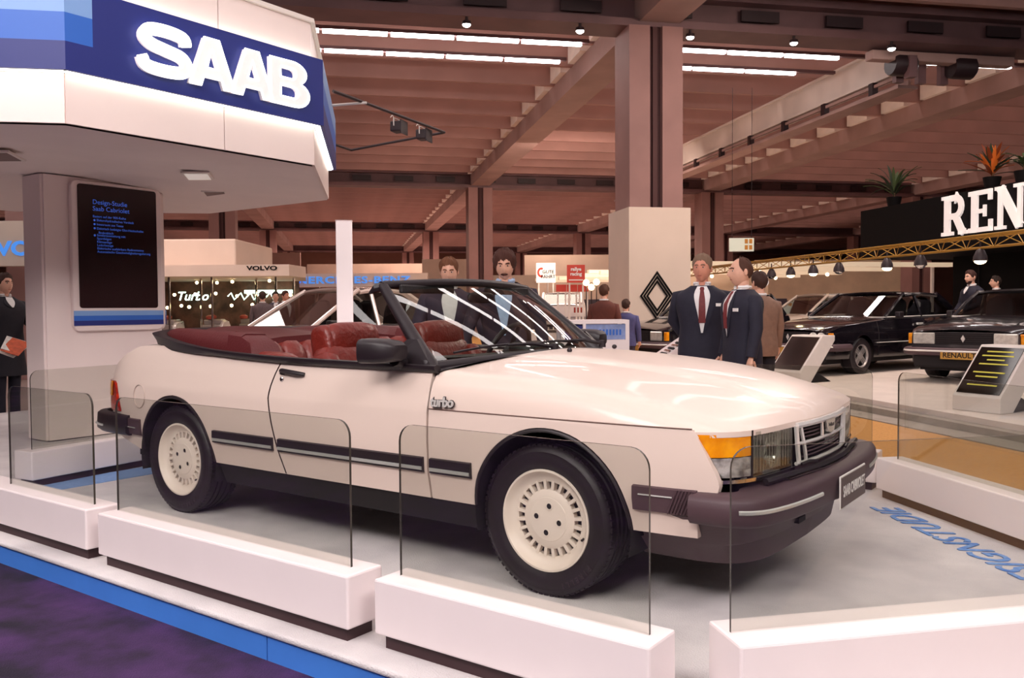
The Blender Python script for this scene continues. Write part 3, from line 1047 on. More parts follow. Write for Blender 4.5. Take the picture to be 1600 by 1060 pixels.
# nose plan curve used by lamps, grille and bumper
def plan_path(off=0.0, ext=.60):
    pts = [(ext, .818), (.625, .806)]
    pts += [(xf(y), y) for y in (.79, .77, .74, .70, .66, .62, .56, .50, .42, .33, .25, .15, .07, 0)]
    return pts
PPL = plan_path()
_acc = [0]
for a, b in zip(PPL, PPL[1:]):
    _acc.append(_acc[-1]+hypot(b[0]-a[0], b[1]-a[1]))
def pp(s, off=0.0):
    s = max(0, min(s, _acc[-1]))
    i = 0
    while i < len(_acc)-2 and s > _acc[i+1]:
        i += 1
    t = (s-_acc[i])/(_acc[i+1]-_acc[i])
    x, y = lerp(PPL[i][0], PPL[i+1][0], t), lerp(PPL[i][1], PPL[i+1][1], t)
    j0, j1 = max(i-1, 0), min(i+2, len(PPL)-1)
    tx, ty = PPL[j1][0]-PPL[j0][0], PPL[j1][1]-PPL[j0][1]
    L = hypot(tx, ty)
    nx, ny = -ty/L, tx/L
    if i >= len(PPL)-2 and t > .9:
        nx, ny = 1, 0
    return Vector((x+nx*off, -(y+ny*off), 0))
def s_of_x(x):
    s = 0
    while pp(s).x < x and s < .3:
        s += .002
    return s
def s_of_y(y):
    s = 0.05
    while -pp(s).y > y and s < _acc[-1]:
        s += .002
    return s
S_SPLIT, S_IN = s_of_y(.645), s_of_y(.345)
def nose_panel(z0, z1, sl, sr, off, nc=14, nr=6, th=.02):
    rows = []
    for c in range(nc+1):
        r = []
        for k in range(nr+1):
            z = lerp(z0, z1, k/nr)
            s = lerp(sl(z), sr(z), c/nc)
            p = pp(s, off)
            p.z = z
            r.append(p)
        rows.append(r)
    mb = MB()
    off3 = Vector((-th, th*.3, 0))
    mb.sheet(rows, off3, True)
    return mb
ledge = lambda z: s_of_x(pl(z, EDGE)+.006)
both(nose_panel(.625, .706, ledge, lambda z: S_SPLIT-.004, -.004), 'indicator_lens', M_amber, smooth=40)
both(nose_panel(.552, .622, ledge, lambda z: S_SPLIT-.004, -.004), 'corner_lens', M_lens, smooth=40)
both(nose_panel(.545, .708, lambda z: S_SPLIT-.002, lambda z: S_IN, -.002, th=.006), 'headlamp_glass', M_hl, smooth=40)
both(nose_panel(.540, .710, lambda z: S_SPLIT, lambda z: S_IN+.004, -.055), 'headlamp_reflector', M_refl, smooth=40)
mb = MB()
for k in range(13):          # vertical flutes of the lens
    s = lerp(S_SPLIT+.02, S_IN-.02, k/12)
    p = pp(s, -.010)
    mb.tube([(p.x, p.y, .556), (p.x, p.y, .700)], .0014, 5)
both(mb, 'lens_flutes', M_trim)
mb = MB()
cpos = pp(lerp(S_SPLIT, S_IN, .5), -.05)
mb.lathe([(.0, .0), (.03, .004), (.055, .018), (.068, .04)], c=(cpos.x-.01, cpos.y, .625), axis=(1, 0, 0), n=18)
both(mb, 'headlamp_bowl', M_chrome)
mb = nose_panel(.532, .545, lambda z: s_of_x(.735), lambda z: S_IN+.01, .004)
both(mb, 'lamp_bezel', M_chrome, smooth=40)
mb = nose_panel(.53, .716, lambda z: S_SPLIT-.006, lambda z: S_SPLIT+.003, .000, nc=2)
both(mb, 'lamp_divider', M_black, smooth=40)
# nose backing panel behind the lamps
mb = nose_panel(.42, .715, lambda z: .06, lambda z: _acc[-1], -.075, nc=24)
both(mb, 'nose_panel', M_under, smooth=40)
# grille: chrome surround with three openings and bars
def gp(y, z, off=0.0):
    s = s_of_y(abs(y)) if abs(y) > .004 else _acc[-1]
    p = pp(s, off)
    return Vector((p.x, math.copysign(-p.y, y) if abs(y) > .004 else 0.0, z))
def gbar(mb, pts, r, flat=None):
    mb.tube([gp(y, z, .004) for y, z in pts], r, 6, flat=flat)
ys = lin_n(-.325, .325, 20)
mb = MB()
gbar(mb, [(y, .700) for y in ys], .012)
gbar(mb, [(y, .552) for y in ys], .008)
gbar(mb, [(y, .628) for y in ys], .007)
for sg in (-1, 1):
    gbar(mb, [(sg*.325, .700), (sg*.310, .60), (sg*.300, .552)], .010)
    gbar(mb, [(sg*.29, .700), (sg*.275, .66), (sg*.262, .628)], .008)
    gbar(mb, [(sg*.262, .628), (sg*.25, .59), (sg*.24, .552)], .008)
    gbar(mb, [(sg*.085, .700), (sg*.075, .628)], .007)
mb.build('grille_frame', M_trim, car)
for z in (.645, .660, .675, .688, .57, .585, .60, .615):
    mb = MB()
    hw = .285 if z > .63 else .25
    mb.tube([gp(y, z, -.008) for y in lin_n(-hw, hw, 16)], .0035, 5)
    mb.build('grille_slat', M_bump, car)
mb = MB(); mb.prism([gp(-.06, .695, .006), gp(.06, .695, .006), gp(.045, .648, .006), gp(0, .640, .006), gp(-.045, .648, .006)], (.012, 0, 0))
mb.build('badge', M_chrome, car)
text('grille_lettering', 'SAAB', .02, M_black, gp(0, .672, .0)+Vector((.021, 0, 0)), (0, 1, 0), (0, 0, 1), car, .0005)
# rubber lip and fasteners under the grille
mb = MB(); mb.tube([gp(y, .527, .022) for y in lin_n(-.60, .60, 24)], .012, 6); mb.build('grille_lip', M_black, car)
mb = MB(); mb.tube([gp(y, .520, .034) for y in lin_n(-.45, .45, 24)], .006, 6); mb.build('grille_lip_trim', M_chrome, car)
for sg in (-1, 1):
    mb = MB(); mb.tube([gp(sg*.31, .552, .02), gp(sg*.26, .56, .03), gp(sg*.2, .552, .03)], .006, 6); mb.build('lamp_wiper', M_black, car)

# bumper
BP = [(.645, .848), (.72, .846), (.80, .830), (.858, .795), (.895, .740), (.920, .66), (.940, .56), (.956, .44), (.968, .30), (.976, .15), (.980, 0)]
bp = spath([(x, y, 0) for x, y in BP], 30)
def bump_section(i, path, top, bot, depth, face=0.0):
    a, b = path[max(i-1, 0)], path[min(i+1, len(path)-1)]
    t = (b-a).normalized()
    n = Vector((-t.y, t.x, 0))
    if n.x < 0 and abs(n.y) < .3:
        n = -n
    p = path[i]
    if i == len(path)-1:
        n = Vector((1 if p.x > 0 else -1, 0, 0))
    sec = [(-depth, top+.004), (-.035, top), (-.012, top-.006), (-.002, top-.022), (0.0, lerp(top, bot, .5)), (-.006, bot+.018), (-.022, bot+.004), (-.05, bot), (-depth, bot+.004)]
    return [Vector((p.x+n.x*o, -(p.y+n.y*o), z)) for o, z in sec]
def full_loft(path, top, bot, depth):
    N = len(path)
    R1 = [bump_section(i, path, top(i/(N-1)), bot(i/(N-1)), depth(i/(N-1))) for i in range(N)]
    R2 = [[Vector((q.x, -q.y, q.z)) for q in r] for r in R1[:-1][::-1]]
    return R1+R2
mb = MB(); mb.loft(full_loft(bp, lambda f: .500+.012*f, lambda f: .392-.005*f, lambda f: .05+.13*min(1, f*1.6)), True, True)
mb.build('front_bumper', M_bump, car, smooth=50, merge=True)
mb = MB()
strip = []
for i in range(7, 24):
    s = bump_section(i, bp, .502, .398, .1)
    strip.append(s[4])
def strip_mesh(pts, z0, z1, out):
    mb = MB()
    rows = []
    for k, p in enumerate(pts):
        t = (pts[min(k+1, len(pts)-1)]-pts[max(k-1, 0)]); t.z = 0; t.normalize()
        n = Vector((t.y, -t.x, 0))
        if n.dot(Vector((p.x-.3, p.y, 0))) < 0:
            n = -n
        rows.append([Vector((p.x, p.y, z0))+n*out*.2, Vector((p.x, p.y, z0+.004))+n*out, Vector((p.x, p.y, z1-.004))+n*out, Vector((p.x, p.y, z1))+n*out*.2, Vector((p.x, p.y, (z0+z1)/2))-n*.01])
    mb.loft(rows, True, True)
    return mb
both(strip_mesh(strip, .444, .461, .006), 'bumper_strip', M_silver, smooth=50)
# valance under the bumper
VT = spath([(.42, .79, 0), (.62, .80, 0), (.78, .74, 0), (.85, .62, 0), (.88, .40, 0), (.90, 0, 0)], 16)
VM = spath([(.42, .74, 0), (.60, .73, 0), (.74, .67, 0), (.80, .56, 0), (.83, .38, 0), (.85, 0, 0)], 16)
VB = spath([(.36, .62, 0), (.56, .62, 0), (.70, .58, 0), (.765, .48, 0), (.79, .32, 0), (.80, 0, 0)], 16)
rows = []
for a, b, c in zip(VT, VM, VB):
    rows.append([Vector((a.x, -a.y, .41)), Vector((b.x, -b.y, .30)), Vector((b.x-.03, -b.y+.02, .285)), Vector((c.x, -c.y, .20)), Vector((c.x-.06, -c.y+.06, .185))])
mb = MB(); mb.grid(rows, True)
both(mb, 'valance', M_bump, smooth=30)
mb = MB(); mb.box((.842, -.30, .315), (.862, -.22, .335)); mb.box((.842, .22, .315), (.862, .30, .335)); mb.build('valance_duct', M_under, car)
# black bands on the wing behind the bumper
def side_band(x0, x1, z0, z1, out, n=14, sg=1):
    rows = []
    for k in range(n+1):
        x = lerp(x0, x1, k/n)
        rows.append([SP(x, z0, 0), SP(x, z0+.004, out), SP(x, (z0+z1)/2, out+.002), SP(x, z1-.004, out), SP(x, z1, 0)])
    mb = MB(); mb.grid(rows, True)
    mb.add(rows[0], [(0, 1, 2, 3, 4)]); mb.add(rows[-1], [(4, 3, 2, 1, 0)])
    return mb
both(side_band(.418, .66, .412, .508, .014), 'wing_band', M_bump, smooth=30)
for k in range(6):
    mb = MB(); x = .585+k*.012
    mb.tube([SP(x-.03, .416, .018), SP(x-.01, .46, .020), SP(x+.008, .506, .018)], .004, 5)
    both(mb, 'pleat', M_bump)
both(side_band(.445, .575, .470, .482, .020, 6), 'band_strip', M_silver, smooth=30)
# side mouldings
for nm, x0, x1 in (('quarter_moulding', -2.118, -1.618), ('door_moulding', -1.575, -.600), ('wing_moulding', -.562, -.335)):
    a, b = both(side_band(x0, x1, .443, .512, .012), nm, M_black, smooth=30)
    sm = side_band(x0+.004, x1-.004, .452, .474, .017)
    o = sm.build('bright_strip', M_silver, a, smooth=30); o = mirrored(sm).build('bright_strip', M_silver, b, smooth=30)
both(side_band(-3.06, -2.855, .415, .515, .014, 8), 'quarter_band', M_bump, smooth=30)
both(side_band(-3.05, -2.90, .455, .468, .019, 4), 'band_strip', M_silver, smooth=30)
# rear bumper
RBP = spath([(-2.99, .835, 0), (-3.2, .828, 0), (-3.36, .800, 0), (-3.47, .74, 0), (-3.52, .64, 0), (-3.545, .4, 0), (-3.555, 0, 0)], 26)
def rsec(i, path):
    a, b = path[max(i-1, 0)], path[min(i+1, len(path)-1)]
    t = (b-a).normalized()
    n = Vector((t.y, -t.x, 0))
    if n.dot(path[i]-Vector((-2.6, 0, 0))) < 0:
        n = -n
    if i == len(path)-1:
        n = Vector((-1, 0, 0))
    p = path[i]
    top, bot = .528, .405
    sec = [(-.06, top+.002), (-.02, top), (-.004, top-.012), (0, lerp(top, bot, .55)), (0, bot+.02), (-.02, bot+.002), (-.06, bot)]
    return [Vector((p.x+n.x*o, -(p.y+n.y*o), z)) for o, z in sec]
R1 = [rsec(i, RBP) for i in range(len(RBP))]
R2 = [[Vector((q.x, -q.y, q.z)) for q in r] for r in R1[:-1][::-1]]
mb = MB(); mb.loft(R1+R2, True, True); mb.build('rear_bumper', M_black, car, smooth=50, merge=True)
st = [r[3] for r in R1[6:]]
mb = MB(); mb.tube([p+Vector((0, 0, -.008)) for p in st], .010, 6, flat=.7); both(mb, 'bumper_strip', M_silver)
mb = MB(); mb.prism([(-2.86, -.70, .39), (-3.40, -.68, .42), (-3.40, .68, .42), (-2.86, .70, .39)], (0, 0, .06)); mb.build('rear_apron', M_under, car, smooth=0)
# tail lamps wrapping the corner
def rq(s_):
    return tail[0].lerp(tail[-1], 0)
tl = []
for k in range(16):
    i = 2+k
    if i >= len(tail):
        break
    p = tail[i]
    tl.append(p)
rows = []
for k, p in enumerate(tl):
    f = k/(len(tl)-1)
    a, b = tl[max(k-1, 0)], tl[min(k+1, len(tl)-1)]
    t = Vector((b.x-a.x, -(b.y-a.y), 0)).normalized()
    n = Vector((t.y, -t.x, 0))
    if n.dot(Vector((p.x+2.6, -p.y, 0))) < 0:
        n = -n
    ztop = min(.725, .56+.40*f/.35) if f < .42 else .725
    rows.append([Vector((p.x, -p.y, z))+n*(.010-pl(z, PROF)) for z in lin_n(.545, max(.56, ztop), 6)])
mb = MB(); mb.sheet(rows, (0.02, 0.01, 0), False)
both(mb, 'tail_lamp', M_red, smooth=40)
amb = [[r[k].lerp(r[k], 0)+Vector((-.002, -.003, 0)) for k in (3, 4, 5, 6)] for r in rows[3:]]
mb = MB(); mb.grid(amb, False); both(mb, 'tail_indicator', M_amber, smooth=40)
# fuel flap, handle, lock
mb = MB()
mb.tube([SP(-2.862+.066*cos(a), .652+.068*sin(a), .002) for a in lin_n(0, 2*pi, 28)], .0035, 6); mb.build('fuel_flap_edge', mat('pale_shut_line', '#b8a69c', .4), car)
for d, sgn in zip(doors, (1, -1)):
    mb = MB()
    rows = [[SP(x, .858-.010*k, .002+.001*j) for j in range(1)] for k, x in enumerate((0,))]
    h = MB(); h.tube([SP(-1.585, .850, .006), SP(-1.56, .851, .020), SP(-1.44, .843, .022), SP(-1.405, .838, .006)], [.012, .013, .012, .010], 8, flat=1.0)
    m_ = h if sgn > 0 else mirrored(h)
    m_.build('door_handle', M_black, d)
    h = MB(); h.box((-1.588, -SW(-1.57, .84)-.012, .832), (-1.556, -SW(-1.57, .84)+.004, .846))
    (h if sgn > 0 else mirrored(h)).build('handle_thumb', M_black, d, bevel=.003)
    h = MB(); h.lathe([(0, .008), (.009, .008), (.014, .004), (.014, 0)], c=SP(-1.57, .808, 0), axis=(0, -1, 0), n=14)
    (h if sgn > 0 else mirrored(h)).build('lock', M_chrome, d)
    h = MB(); h.lathe([(0, .0095), (.006, .0095)], c=SP(-1.57, .808, 0), axis=(0, -1, 0), n=10)
    (h if sgn > 0 else mirrored(h)).build('keyhole', M_black, d)
text('turbo_badge', 'turbo', .060, M_trim, SP(-.486, .757, .021), (1, .01, .02), (0, .12, 1), car, .004, bold=.0012, space=.92)
text('turbo_badge', 'turbo', .060, M_black, SP(-.4855, .7565, .016), (1, .01, .02), (0, .12, 1), car, .002, bold=.0038, space=.92)

# sills, underbody, wheel housings
mb = MB(); mb.prism([(-2.12, -.755, .215), (-2.12, -.80, .335), (-2.12, -.60, .335), (-2.12, -.60, .215)], (1.78, 0, 0)); both(mb, 'sill', M_under, smooth=0)
mb = MB()
mb.box((-3.30, -.56, .23), (.70, .56, .44))
mb.box((-.46, -.56, .40), (.70, .56, .66))
mb.box((-3.30, -.56, .40), (-2.95, .56, .70))
mb.build('underbody', M_under, car, smooth=0)
for c, R, y0 in ((AF, AFR, .0), (AR, ARR, .0)):
    mb = MB()
    rows = []
    for k in range(25):
        a = -.25+(pi+.5)*k/24
        x, z = c[0]-(R-.005)*cos(a), c[1]+(R-.005)*sin(a)
        rows.append([(x, -.812, z), (x, -.55, z)])
    mb.grid(rows, False)
    mb.prism([(c[0]-(R)*cos(-.25+(pi+.5)*k/24), -.56, c[1]+R*sin(-.25+(pi+.5)*k/24)) for k in range(25)], (0, .01, 0))
    both(mb, 'wheel_housing', M_under, smooth=40)
    mb = MB()
    a0 = math.asin((.335-c[1])/R)
    path = []
    for k in range(33):
        a = a0+(pi-2*a0)*k/32
        x, z = c[0]-(R-.010)*cos(a), c[1]+(R-.010)*sin(a)
        path.append(SP(x, z, .001))
    mb.tube(path, .008, 6)
    both(mb, 'arch_lip', M_black)

# wheels
def make_wheel():
    t = bpy.data.objects.new('wheel', None)
    COL.objects.link(t)
    t.parent = car
    mb = MB()
    pr = [(.200, -.09), (.225, -.104), (.262, -.108), (.290, -.100), (.303, -.086), (.306, -.074)]
    for y in (-.05, -.018, .018, .05):
        pr += [(.3065, y-.010), (.299, y-.008), (.299, y+.003), (.3065, y+.005)]
    pr += [(.306, .074), (.303, .086), (.290, .100), (.278, .1055), (.272, .1045), (.262, .108), (.240, .107), (.225, .104), (.200, .09)]
    mb.lathe(pr, axis=(0, -1, 0), n=72)
    ty = mb.build('tyre', M_tyre, t, smooth=30)
    mb = MB()
    for k in range(72):        # shoulder blocks of the tread
        a = 2*pi*k/72
        for sg in (-1, 1):
            c = Vector((cos(a), 0, sin(a)))
            tn = Vector((-sin(a), 0, cos(a)))
            mb.obox(c*.299-tn*.0085+Vector((0, sg*.078-.012, 0)), c*.0078, tn*.017, (0, .024, 0))
    mb.build('tread_blocks', M_tyre, ty, smooth=0)
    ty.children[0]['kind'] = 'stuff'
    mb = MB()   # outer rim, slot ring and hub disc in one casting
    mb.lathe([(.160, .020), (.205, .070), (.2075, .094), (.206, .098), (.198, .098), (.192, .090), (.186, .078), (.172, .066), (.160, .062), (.152, .060), (.152, .036)], axis=(0, -1, 0), n=64)
    mb.lathe([(.121, .036), (.121, .062), (.116, .066), (.090, .070), (.088, .072), (.082, .0725), (.0, .073)], axis=(0, -1, 0), n=48)
    for k in range(24):
        a = 2*pi*(k+.5)/24
        c = Vector((cos(a), 0, sin(a))); tn = Vector((-sin(a), 0, cos(a)))
        mb.obox(c*.116-tn*.0068+Vector((0, -.064, 0)), c*.042, tn*.0136, (0, .026, 0))
    rim = mb.build('rim', M_rim, t, smooth=35)
    mb = MB(); mb.lathe([(0, .018), (.165, .016)], axis=(0, -1, 0), n=40); mb.build('brake_disc', mat('brake_grey', '#6a6264', .5, metal=.3), t)
    for k in range(4):
        a = radians(82+90*k)
        c = Vector((cos(a)*.055, 0, sin(a)*.055))
        mb = MB(); mb.lathe([(.0165, .0735), (.0165, .0755), (.012, .076), (.0115, .074)], c=c, axis=(0, -1, 0), n=14); b_ = mb.build('lug_seat', M_rim, rim)
        mb = MB(); mb.lathe([(0, .0738), (.0118, .0742)], c=c, axis=(0, -1, 0), n=14); mb.build('lug_hole', M_under, rim)
    mb = MB(); a = radians(-18); c = Vector((cos(a), 0, sin(a)))
    mb.tube([c*.176+Vector((0, -.070, 0)), c*.180+Vector((0, -.092, 0))], .005, 6); mb.build('valve', M_black, t)
    for k, chh in enumerate('PIRELLI'):
        a = radians(-36-k*5.5)
        c = Vector((cos(a), 0, sin(a)))
        o = text('tyre_letter', chh, .03, mat('tyre_print', '#33262c', .4), (c.x*.262, -.1075, c.z*.262), (sin(a), 0, -cos(a)), c, t, .0012, bold=.001)
    return t
w0 = make_wheel()
w0.location = (0, -.69, .3055)
for loc, rz, ry in (((-2.517, -.69, .3055), 0, .3), ((0, .69, .3055), pi, 0), ((-2.517, .69, .3055), pi, 0)):
    w = copy_tree(w0, car)
    w.location = loc
    w.rotation_euler = (0, ry, rz)

# ---------------------------------------------------------------- windscreen
def base_c(s):     # s in [-1,1] across
    return Vector((-.50-.15*s*s, .735*s, .938-.030*s*s))
def head_c(s):
    return Vector((-.985-.080*s*s, .600*s, 1.292-.022*s*s))
def ws_pt(s, t, out=0.0):
    p = base_c(s).lerp(head_c(s), t)
    n = Vector((.62, .35*s, .72)).normalized()
    return p+n*(.012*sin(pi*t)+out)
rows = [[ws_pt(lerp(-.985, .985, i/24), lerp(.03, .97, k/12)) for i in range(25)] for k in range(13)]
mb = MB(); mb.grid(rows, False); mb.build('windscreen', M_wglass, car, smooth=60)
mb = MB()
mb.tube([head_c(s)+Vector((0, 0, .004)) for s in lin_n(-1.02, 1.02, 24)], .026, 10, flat=.8)
hd = mb.build('windscreen_header', M_black, car, smooth=60)
mb = MB()
path = [base_c(-1)+Vector((.02, 0, -.045))]+[base_c(-1).lerp(head_c(-1), t) for t in lin_n(0, 1, 8)]
mb.tube(path, [.045, .040]+[.036-.010*k/7 for k in range(8)], 10)
both(mb, 'windscreen_pillar', M_black, smooth=60)
mb = MB(); mb.tube([head_c(-1)+Vector((.01, .01, 0)), head_c(-1)+Vector((-.035, -.015, -.010)), head_c(-1)+Vector((-.075, -.02, -.035))], [.028, .022, .006], 8); both(mb, 'header_corner', M_black)
mb = MB(); mb.tube([base_c(s)+Vector((.015, 0, -.012)) for s in lin_n(-1.02, 1.02, 24)], .026, 8); mb.build('windscreen_seal', M_black, car, smooth=60)
# sail panel in front of the mirror
mb = MB(); mb.prism([(-.60, -.775, .895), (-.92, -.785, .900), (-.775, -.745, 1.02), (-.72, -.74, 1.02)], (0, .02, 0)); both(mb, 'sail_panel', M_black, smooth=0)
# cowl
rows = []
for k in range(5):
    f = k/4
    r = []
    for i in range(25):
        s = lerp(-1, 1, i/24)
        a = base_c(s)+Vector((.01, 0, -.016))
        b = Vector((-.38-.175*s*s, .785*s, .945-.062*abs(s)**3))
        r.append(a.lerp(b, f))
    rows.append(r)
mb = MB(); mb.grid(rows, True); mb.build('cowl', M_black, car, smooth=60)
# wipers
for y0, y1 in ((-.05, -.60), (.42, -.12)):
    a = Vector((-.43, y0, .965)); e = ws_pt(y1/.735, .10, .02); m_ = ws_pt((y0*.55+y1*.45)/.735, .07, .03)
    mb = MB(); mb.tube([a, a.lerp(m_, .5)+Vector((0, 0, .012)), m_], [.011, .009, .006], 6)
    ar = mb.build('wiper_arm', M_black, car)
    mb = MB(); mb.tube([ws_pt(lerp(y0-.02, y1, k/8)/.735, .075+.03*sin(pi*k/8), .012) for k in range(9)], .006, 5); mb.build('wiper_blade', M_black, ar)
    mb = MB(); mb.lathe([(.0, .02), (.018, .016), (.02, -.02)], c=a, n=10); mb.build('wiper_pivot', M_black, ar)
for y in (-.18, .25):
    mb = MB(); mb.ell((-.26, y, .958), (.014, .012, .012), 8, 5); mb.build('washer_jet', M_black, car)
# door mirrors
mb = MB()
ring = lambda x, sx, sz, yc: [Vector((x, yc+.055*cos(a)*sx, .973+.056*sz*math.copysign(abs(sin(a))**.6, sin(a)))) for a in lin_n(0, 2*pi, 16)[:-1]]
def mring(x, wy, hz, yc, zc):
    return [Vector((x, yc+wy*math.copysign(abs(cos(a))**.45, cos(a)), zc+hz*math.copysign(abs(sin(a))**.45, sin(a)))) for a in lin_n(0, 2*pi, 20)[:-1]]
mb.loft([mring(-.865, .070, .048, -.905, .972), mring(-.855, .080, .056, -.905, .973), mring(-.78, .078, .054, -.90, .973), mring(-.72, .068, .046, -.89, .973), mring(-.69, .045, .03, -.88, .97)][::-1], True, True)
mb.tube([(-.76, -.84, .935), (-.76, -.79, .915)], [.035, .03], 8)
both(mb, 'door_mirror', M_black, smooth=45)
# belt rail, flaring at the back into the lid of the folded roof
rp = [(-.56, -.792, .898), (-.9, -.800, .902), (-1.6, -.802, .910), (-2.1, -.796, .930), (-2.4, -.782, .953), (-2.65, -.748, .978), (-2.85, -.680, .995), (-3.0, -.575, 1.005), (-3.08, -.44, 1.010), (-3.115, -.22, 1.014), (-3.125, 0, 1.016)]
P_ = spath(rp, 40)
P_ += [Vector((p.x, -p.y, p.z)) for p in P_[:-1][::-1]]
rings = []
for i, p in enumerate(P_):
    a, b = P_[max(i-1, 0)], P_[min(i+1, len(P_)-1)]
    t = (b-a); t.z = 0; t.normalize()
    n = Vector((t.y, -t.x, 0))
    if n.dot(Vector((p.x+1.8, p.y, 0)))*1 < 0 and abs(p.y) < .79 or (n.y*p.y < 0 and abs(p.y) > .3):
        n = -n
    f = max(0, min(1, (-2.15-p.x)/.8))
    up = Vector((0, 0, 1))
    rings.append([p+n*(.006+.0*f)-up*(.018+.050*f), p+n*(.016+.004*f)-up*(.0+.02*f), p+n*(.014+.030*f)+up*(.010+.010*f), p+n*.0+up*(.014+.016*f), p-n*(.03+.03*f)+up*(.006+.005*f), p-n*.03-up*(.03+.05*f)])
mb = MB(); mb.loft(rings, True, True); mb.build('belt_rail', M_black, car, smooth=45, merge=True)

# ---------------------------------------------------------------- interior
M_carp = mat('maroon_carpet', '#3c1416', .95)
mb = MB(); mb.box((-2.75, -.70, .30), (-.55, .70, .36)); mb.build('cabin_floor', M_carp, car, smooth=0)
mb = MB(); mb.box((-1.64, -.765, .40), (-.62, -.735, .888)); both(mb, 'door_card', M_maroon, smooth=0)
mb = MB(); mb.prism([(-1.66, -.765, .40), (-2.7, -.70, .40), (-2.7, -.70, .93), (-2.2, -.755, .915), (-1.66, -.765, .895)], (0, .03, 0)); both(mb, 'side_trim', M_maroon, smooth=0)
# folded-roof cover with padded side rolls
def cover_row(x):
    w = sp(x, [(-3.06, .36), (-2.98, .52), (-2.85, .63), (-2.65, .70), (-2.4, .735), (-2.1, .75), (-1.88, .752)])
    zr = sp(x, [(-3.06, 1.012), (-2.9, 1.012), (-2.65, .995), (-2.4, .968), (-2.1, .942), (-1.88, .925)])
    hb = sp(x, [(-3.06, .008), (-2.9, .030), (-2.65, .058), (-2.35, .083), (-2.1, .098), (-1.88, .105)])
    tr = sp(x, [(-3.06, 1.03), (-2.9, 1.018), (-2.65, .995), (-2.4, .985), (-2.1, .990), (-1.88, .995)])
    pts = [(w, zr-.03), (w+.004, zr+.01), (w-.015, zr+hb*.75), (w-.055, zr+hb), (w-.10, zr+hb*.92), (w-.15, zr+hb*.35), (w-.21, tr-.005), (w*.5, tr+.012), (w*.25, tr+.018)]
    R = [Vector((x, -y, z)) for y, z in pts]
    return R+[Vector((x, 0, tr+.02))]+[Vector((x, y, z)) for y, z in pts[::-1]]
rows = [cover_row(x) for x in lin_n(-3.06, -2.10, 22)]
mb = MB(); mb.grid(rows, True)
r = rows[-1]
mb.add(r+[Vector((p.x+.01, p.y, .70)) for p in r], [(i+1, i, len(r)+i, len(r)+i+1) for i in range(len(r)-1)])
mb.build('roof_cover', M_maroon, car, smooth=45)
# solid end blocks of the rolls
def endblock(x0, x1):
    rings = []
    for f in lin_n(0, 1, 4):
        x = lerp(x0, x1, f)
        w = .752; zr = lerp(.940, .922, f); h = lerp(.098, .070 if f > .9 else .098, f)
        rings.append([Vector((x-(.06*(z-zr)/.1 if f > .5 else 0), -y, z)) for y, z in ((w, zr-.06), (w+.003, zr+.01), (w-.012, zr+h*.85), (w-.04, zr+h), (w-.17, zr+h*.95), (w-.19, zr+h*.6), (w-.19, zr-.06))])
    mb = MB(); mb.loft(rings, True, True, flip=True)
    return mb
both(endblock(-2.10, -1.88), 'roll_end', M_maroon, smooth=40)
def pad(c, size, tilt=0.0, p=.5, n=18, m=9):
    """soft cushion: superellipsoid box"""
    mb = MB()
    rings = []
    for k in range(m+1):
        t = -pi/2+pi*k/m
        ct, st_ = max(cos(t), 1e-4)**p, math.copysign(abs(sin(t))**p, sin(t))
        ring = []
        for i in range(n):
            a = 2*pi*i/n
            x = size[0]*ct*math.copysign(abs(cos(a))**p, cos(a))
            y = size[1]*ct*math.copysign(abs(sin(a))**p, sin(a))
            z = size[2]*st_
            ring.append(Vector((c[0]+x*cos(tilt)+z*sin(tilt), c[1]+y, c[2]-x*sin(tilt)+z*cos(tilt))))
        rings.append(ring)
    mb.loft(rings, True, True)
    return mb
def seat(y):
    s = bpy.data.objects.new('front_seat', None); COL.objects.link(s); s.parent = car
    pad((-1.15, y, .52), (.26, .26, .09), -.10).build('cushion', M_leather, s, smooth=60)
    pad((-1.50, y, .72), (.085, .26, .27), -.22).build('backrest', M_leather, s, smooth=60)
    for sg in (-1, 1):
        pad((-1.46, y+sg*.22, .70), (.10, .05, .24), -.22).build('side_bolster', M_leather, s, smooth=60)
    pad((-1.555, y, .995), (.070, .185, .092), -.18, .55).build('headrest', M_leather, s, smooth=60)
    for sg in (-1, 1):
        pad((-1.570, y+sg*.165, .965), (.075, .035, .11), -.18, .6).build('headrest_wing', M_leather, s, smooth=60)
    mb = MB(); mb.tube([(-1.62, y-.1, 1.04), (-1.63, y, 1.06), (-1.62, y+.1, 1.04)], .006, 5); mb.build('seam', M_maroon, s)
seat(-.37); seat(.37)
rs = bpy.data.objects.new('rear_seat', None); COL.objects.link(rs); rs.parent = car
for k in range(8):
    y = -.525+.15*k
    pad((-2.02, y, .82), (.085, .085, .165), -.25, .65, 12, 7).build('back_pleat', M_leather, rs, smooth=60)
pad((-1.80, 0, .56), (.24, .62, .09), 0).build('cushion', M_leather, rs, smooth=60)
for sg in (-1, 1):
    pad((-1.86, sg*.66, .86), (.22, .07, .075), 0, .6).build('armrest', M_leather, rs, smooth=60)
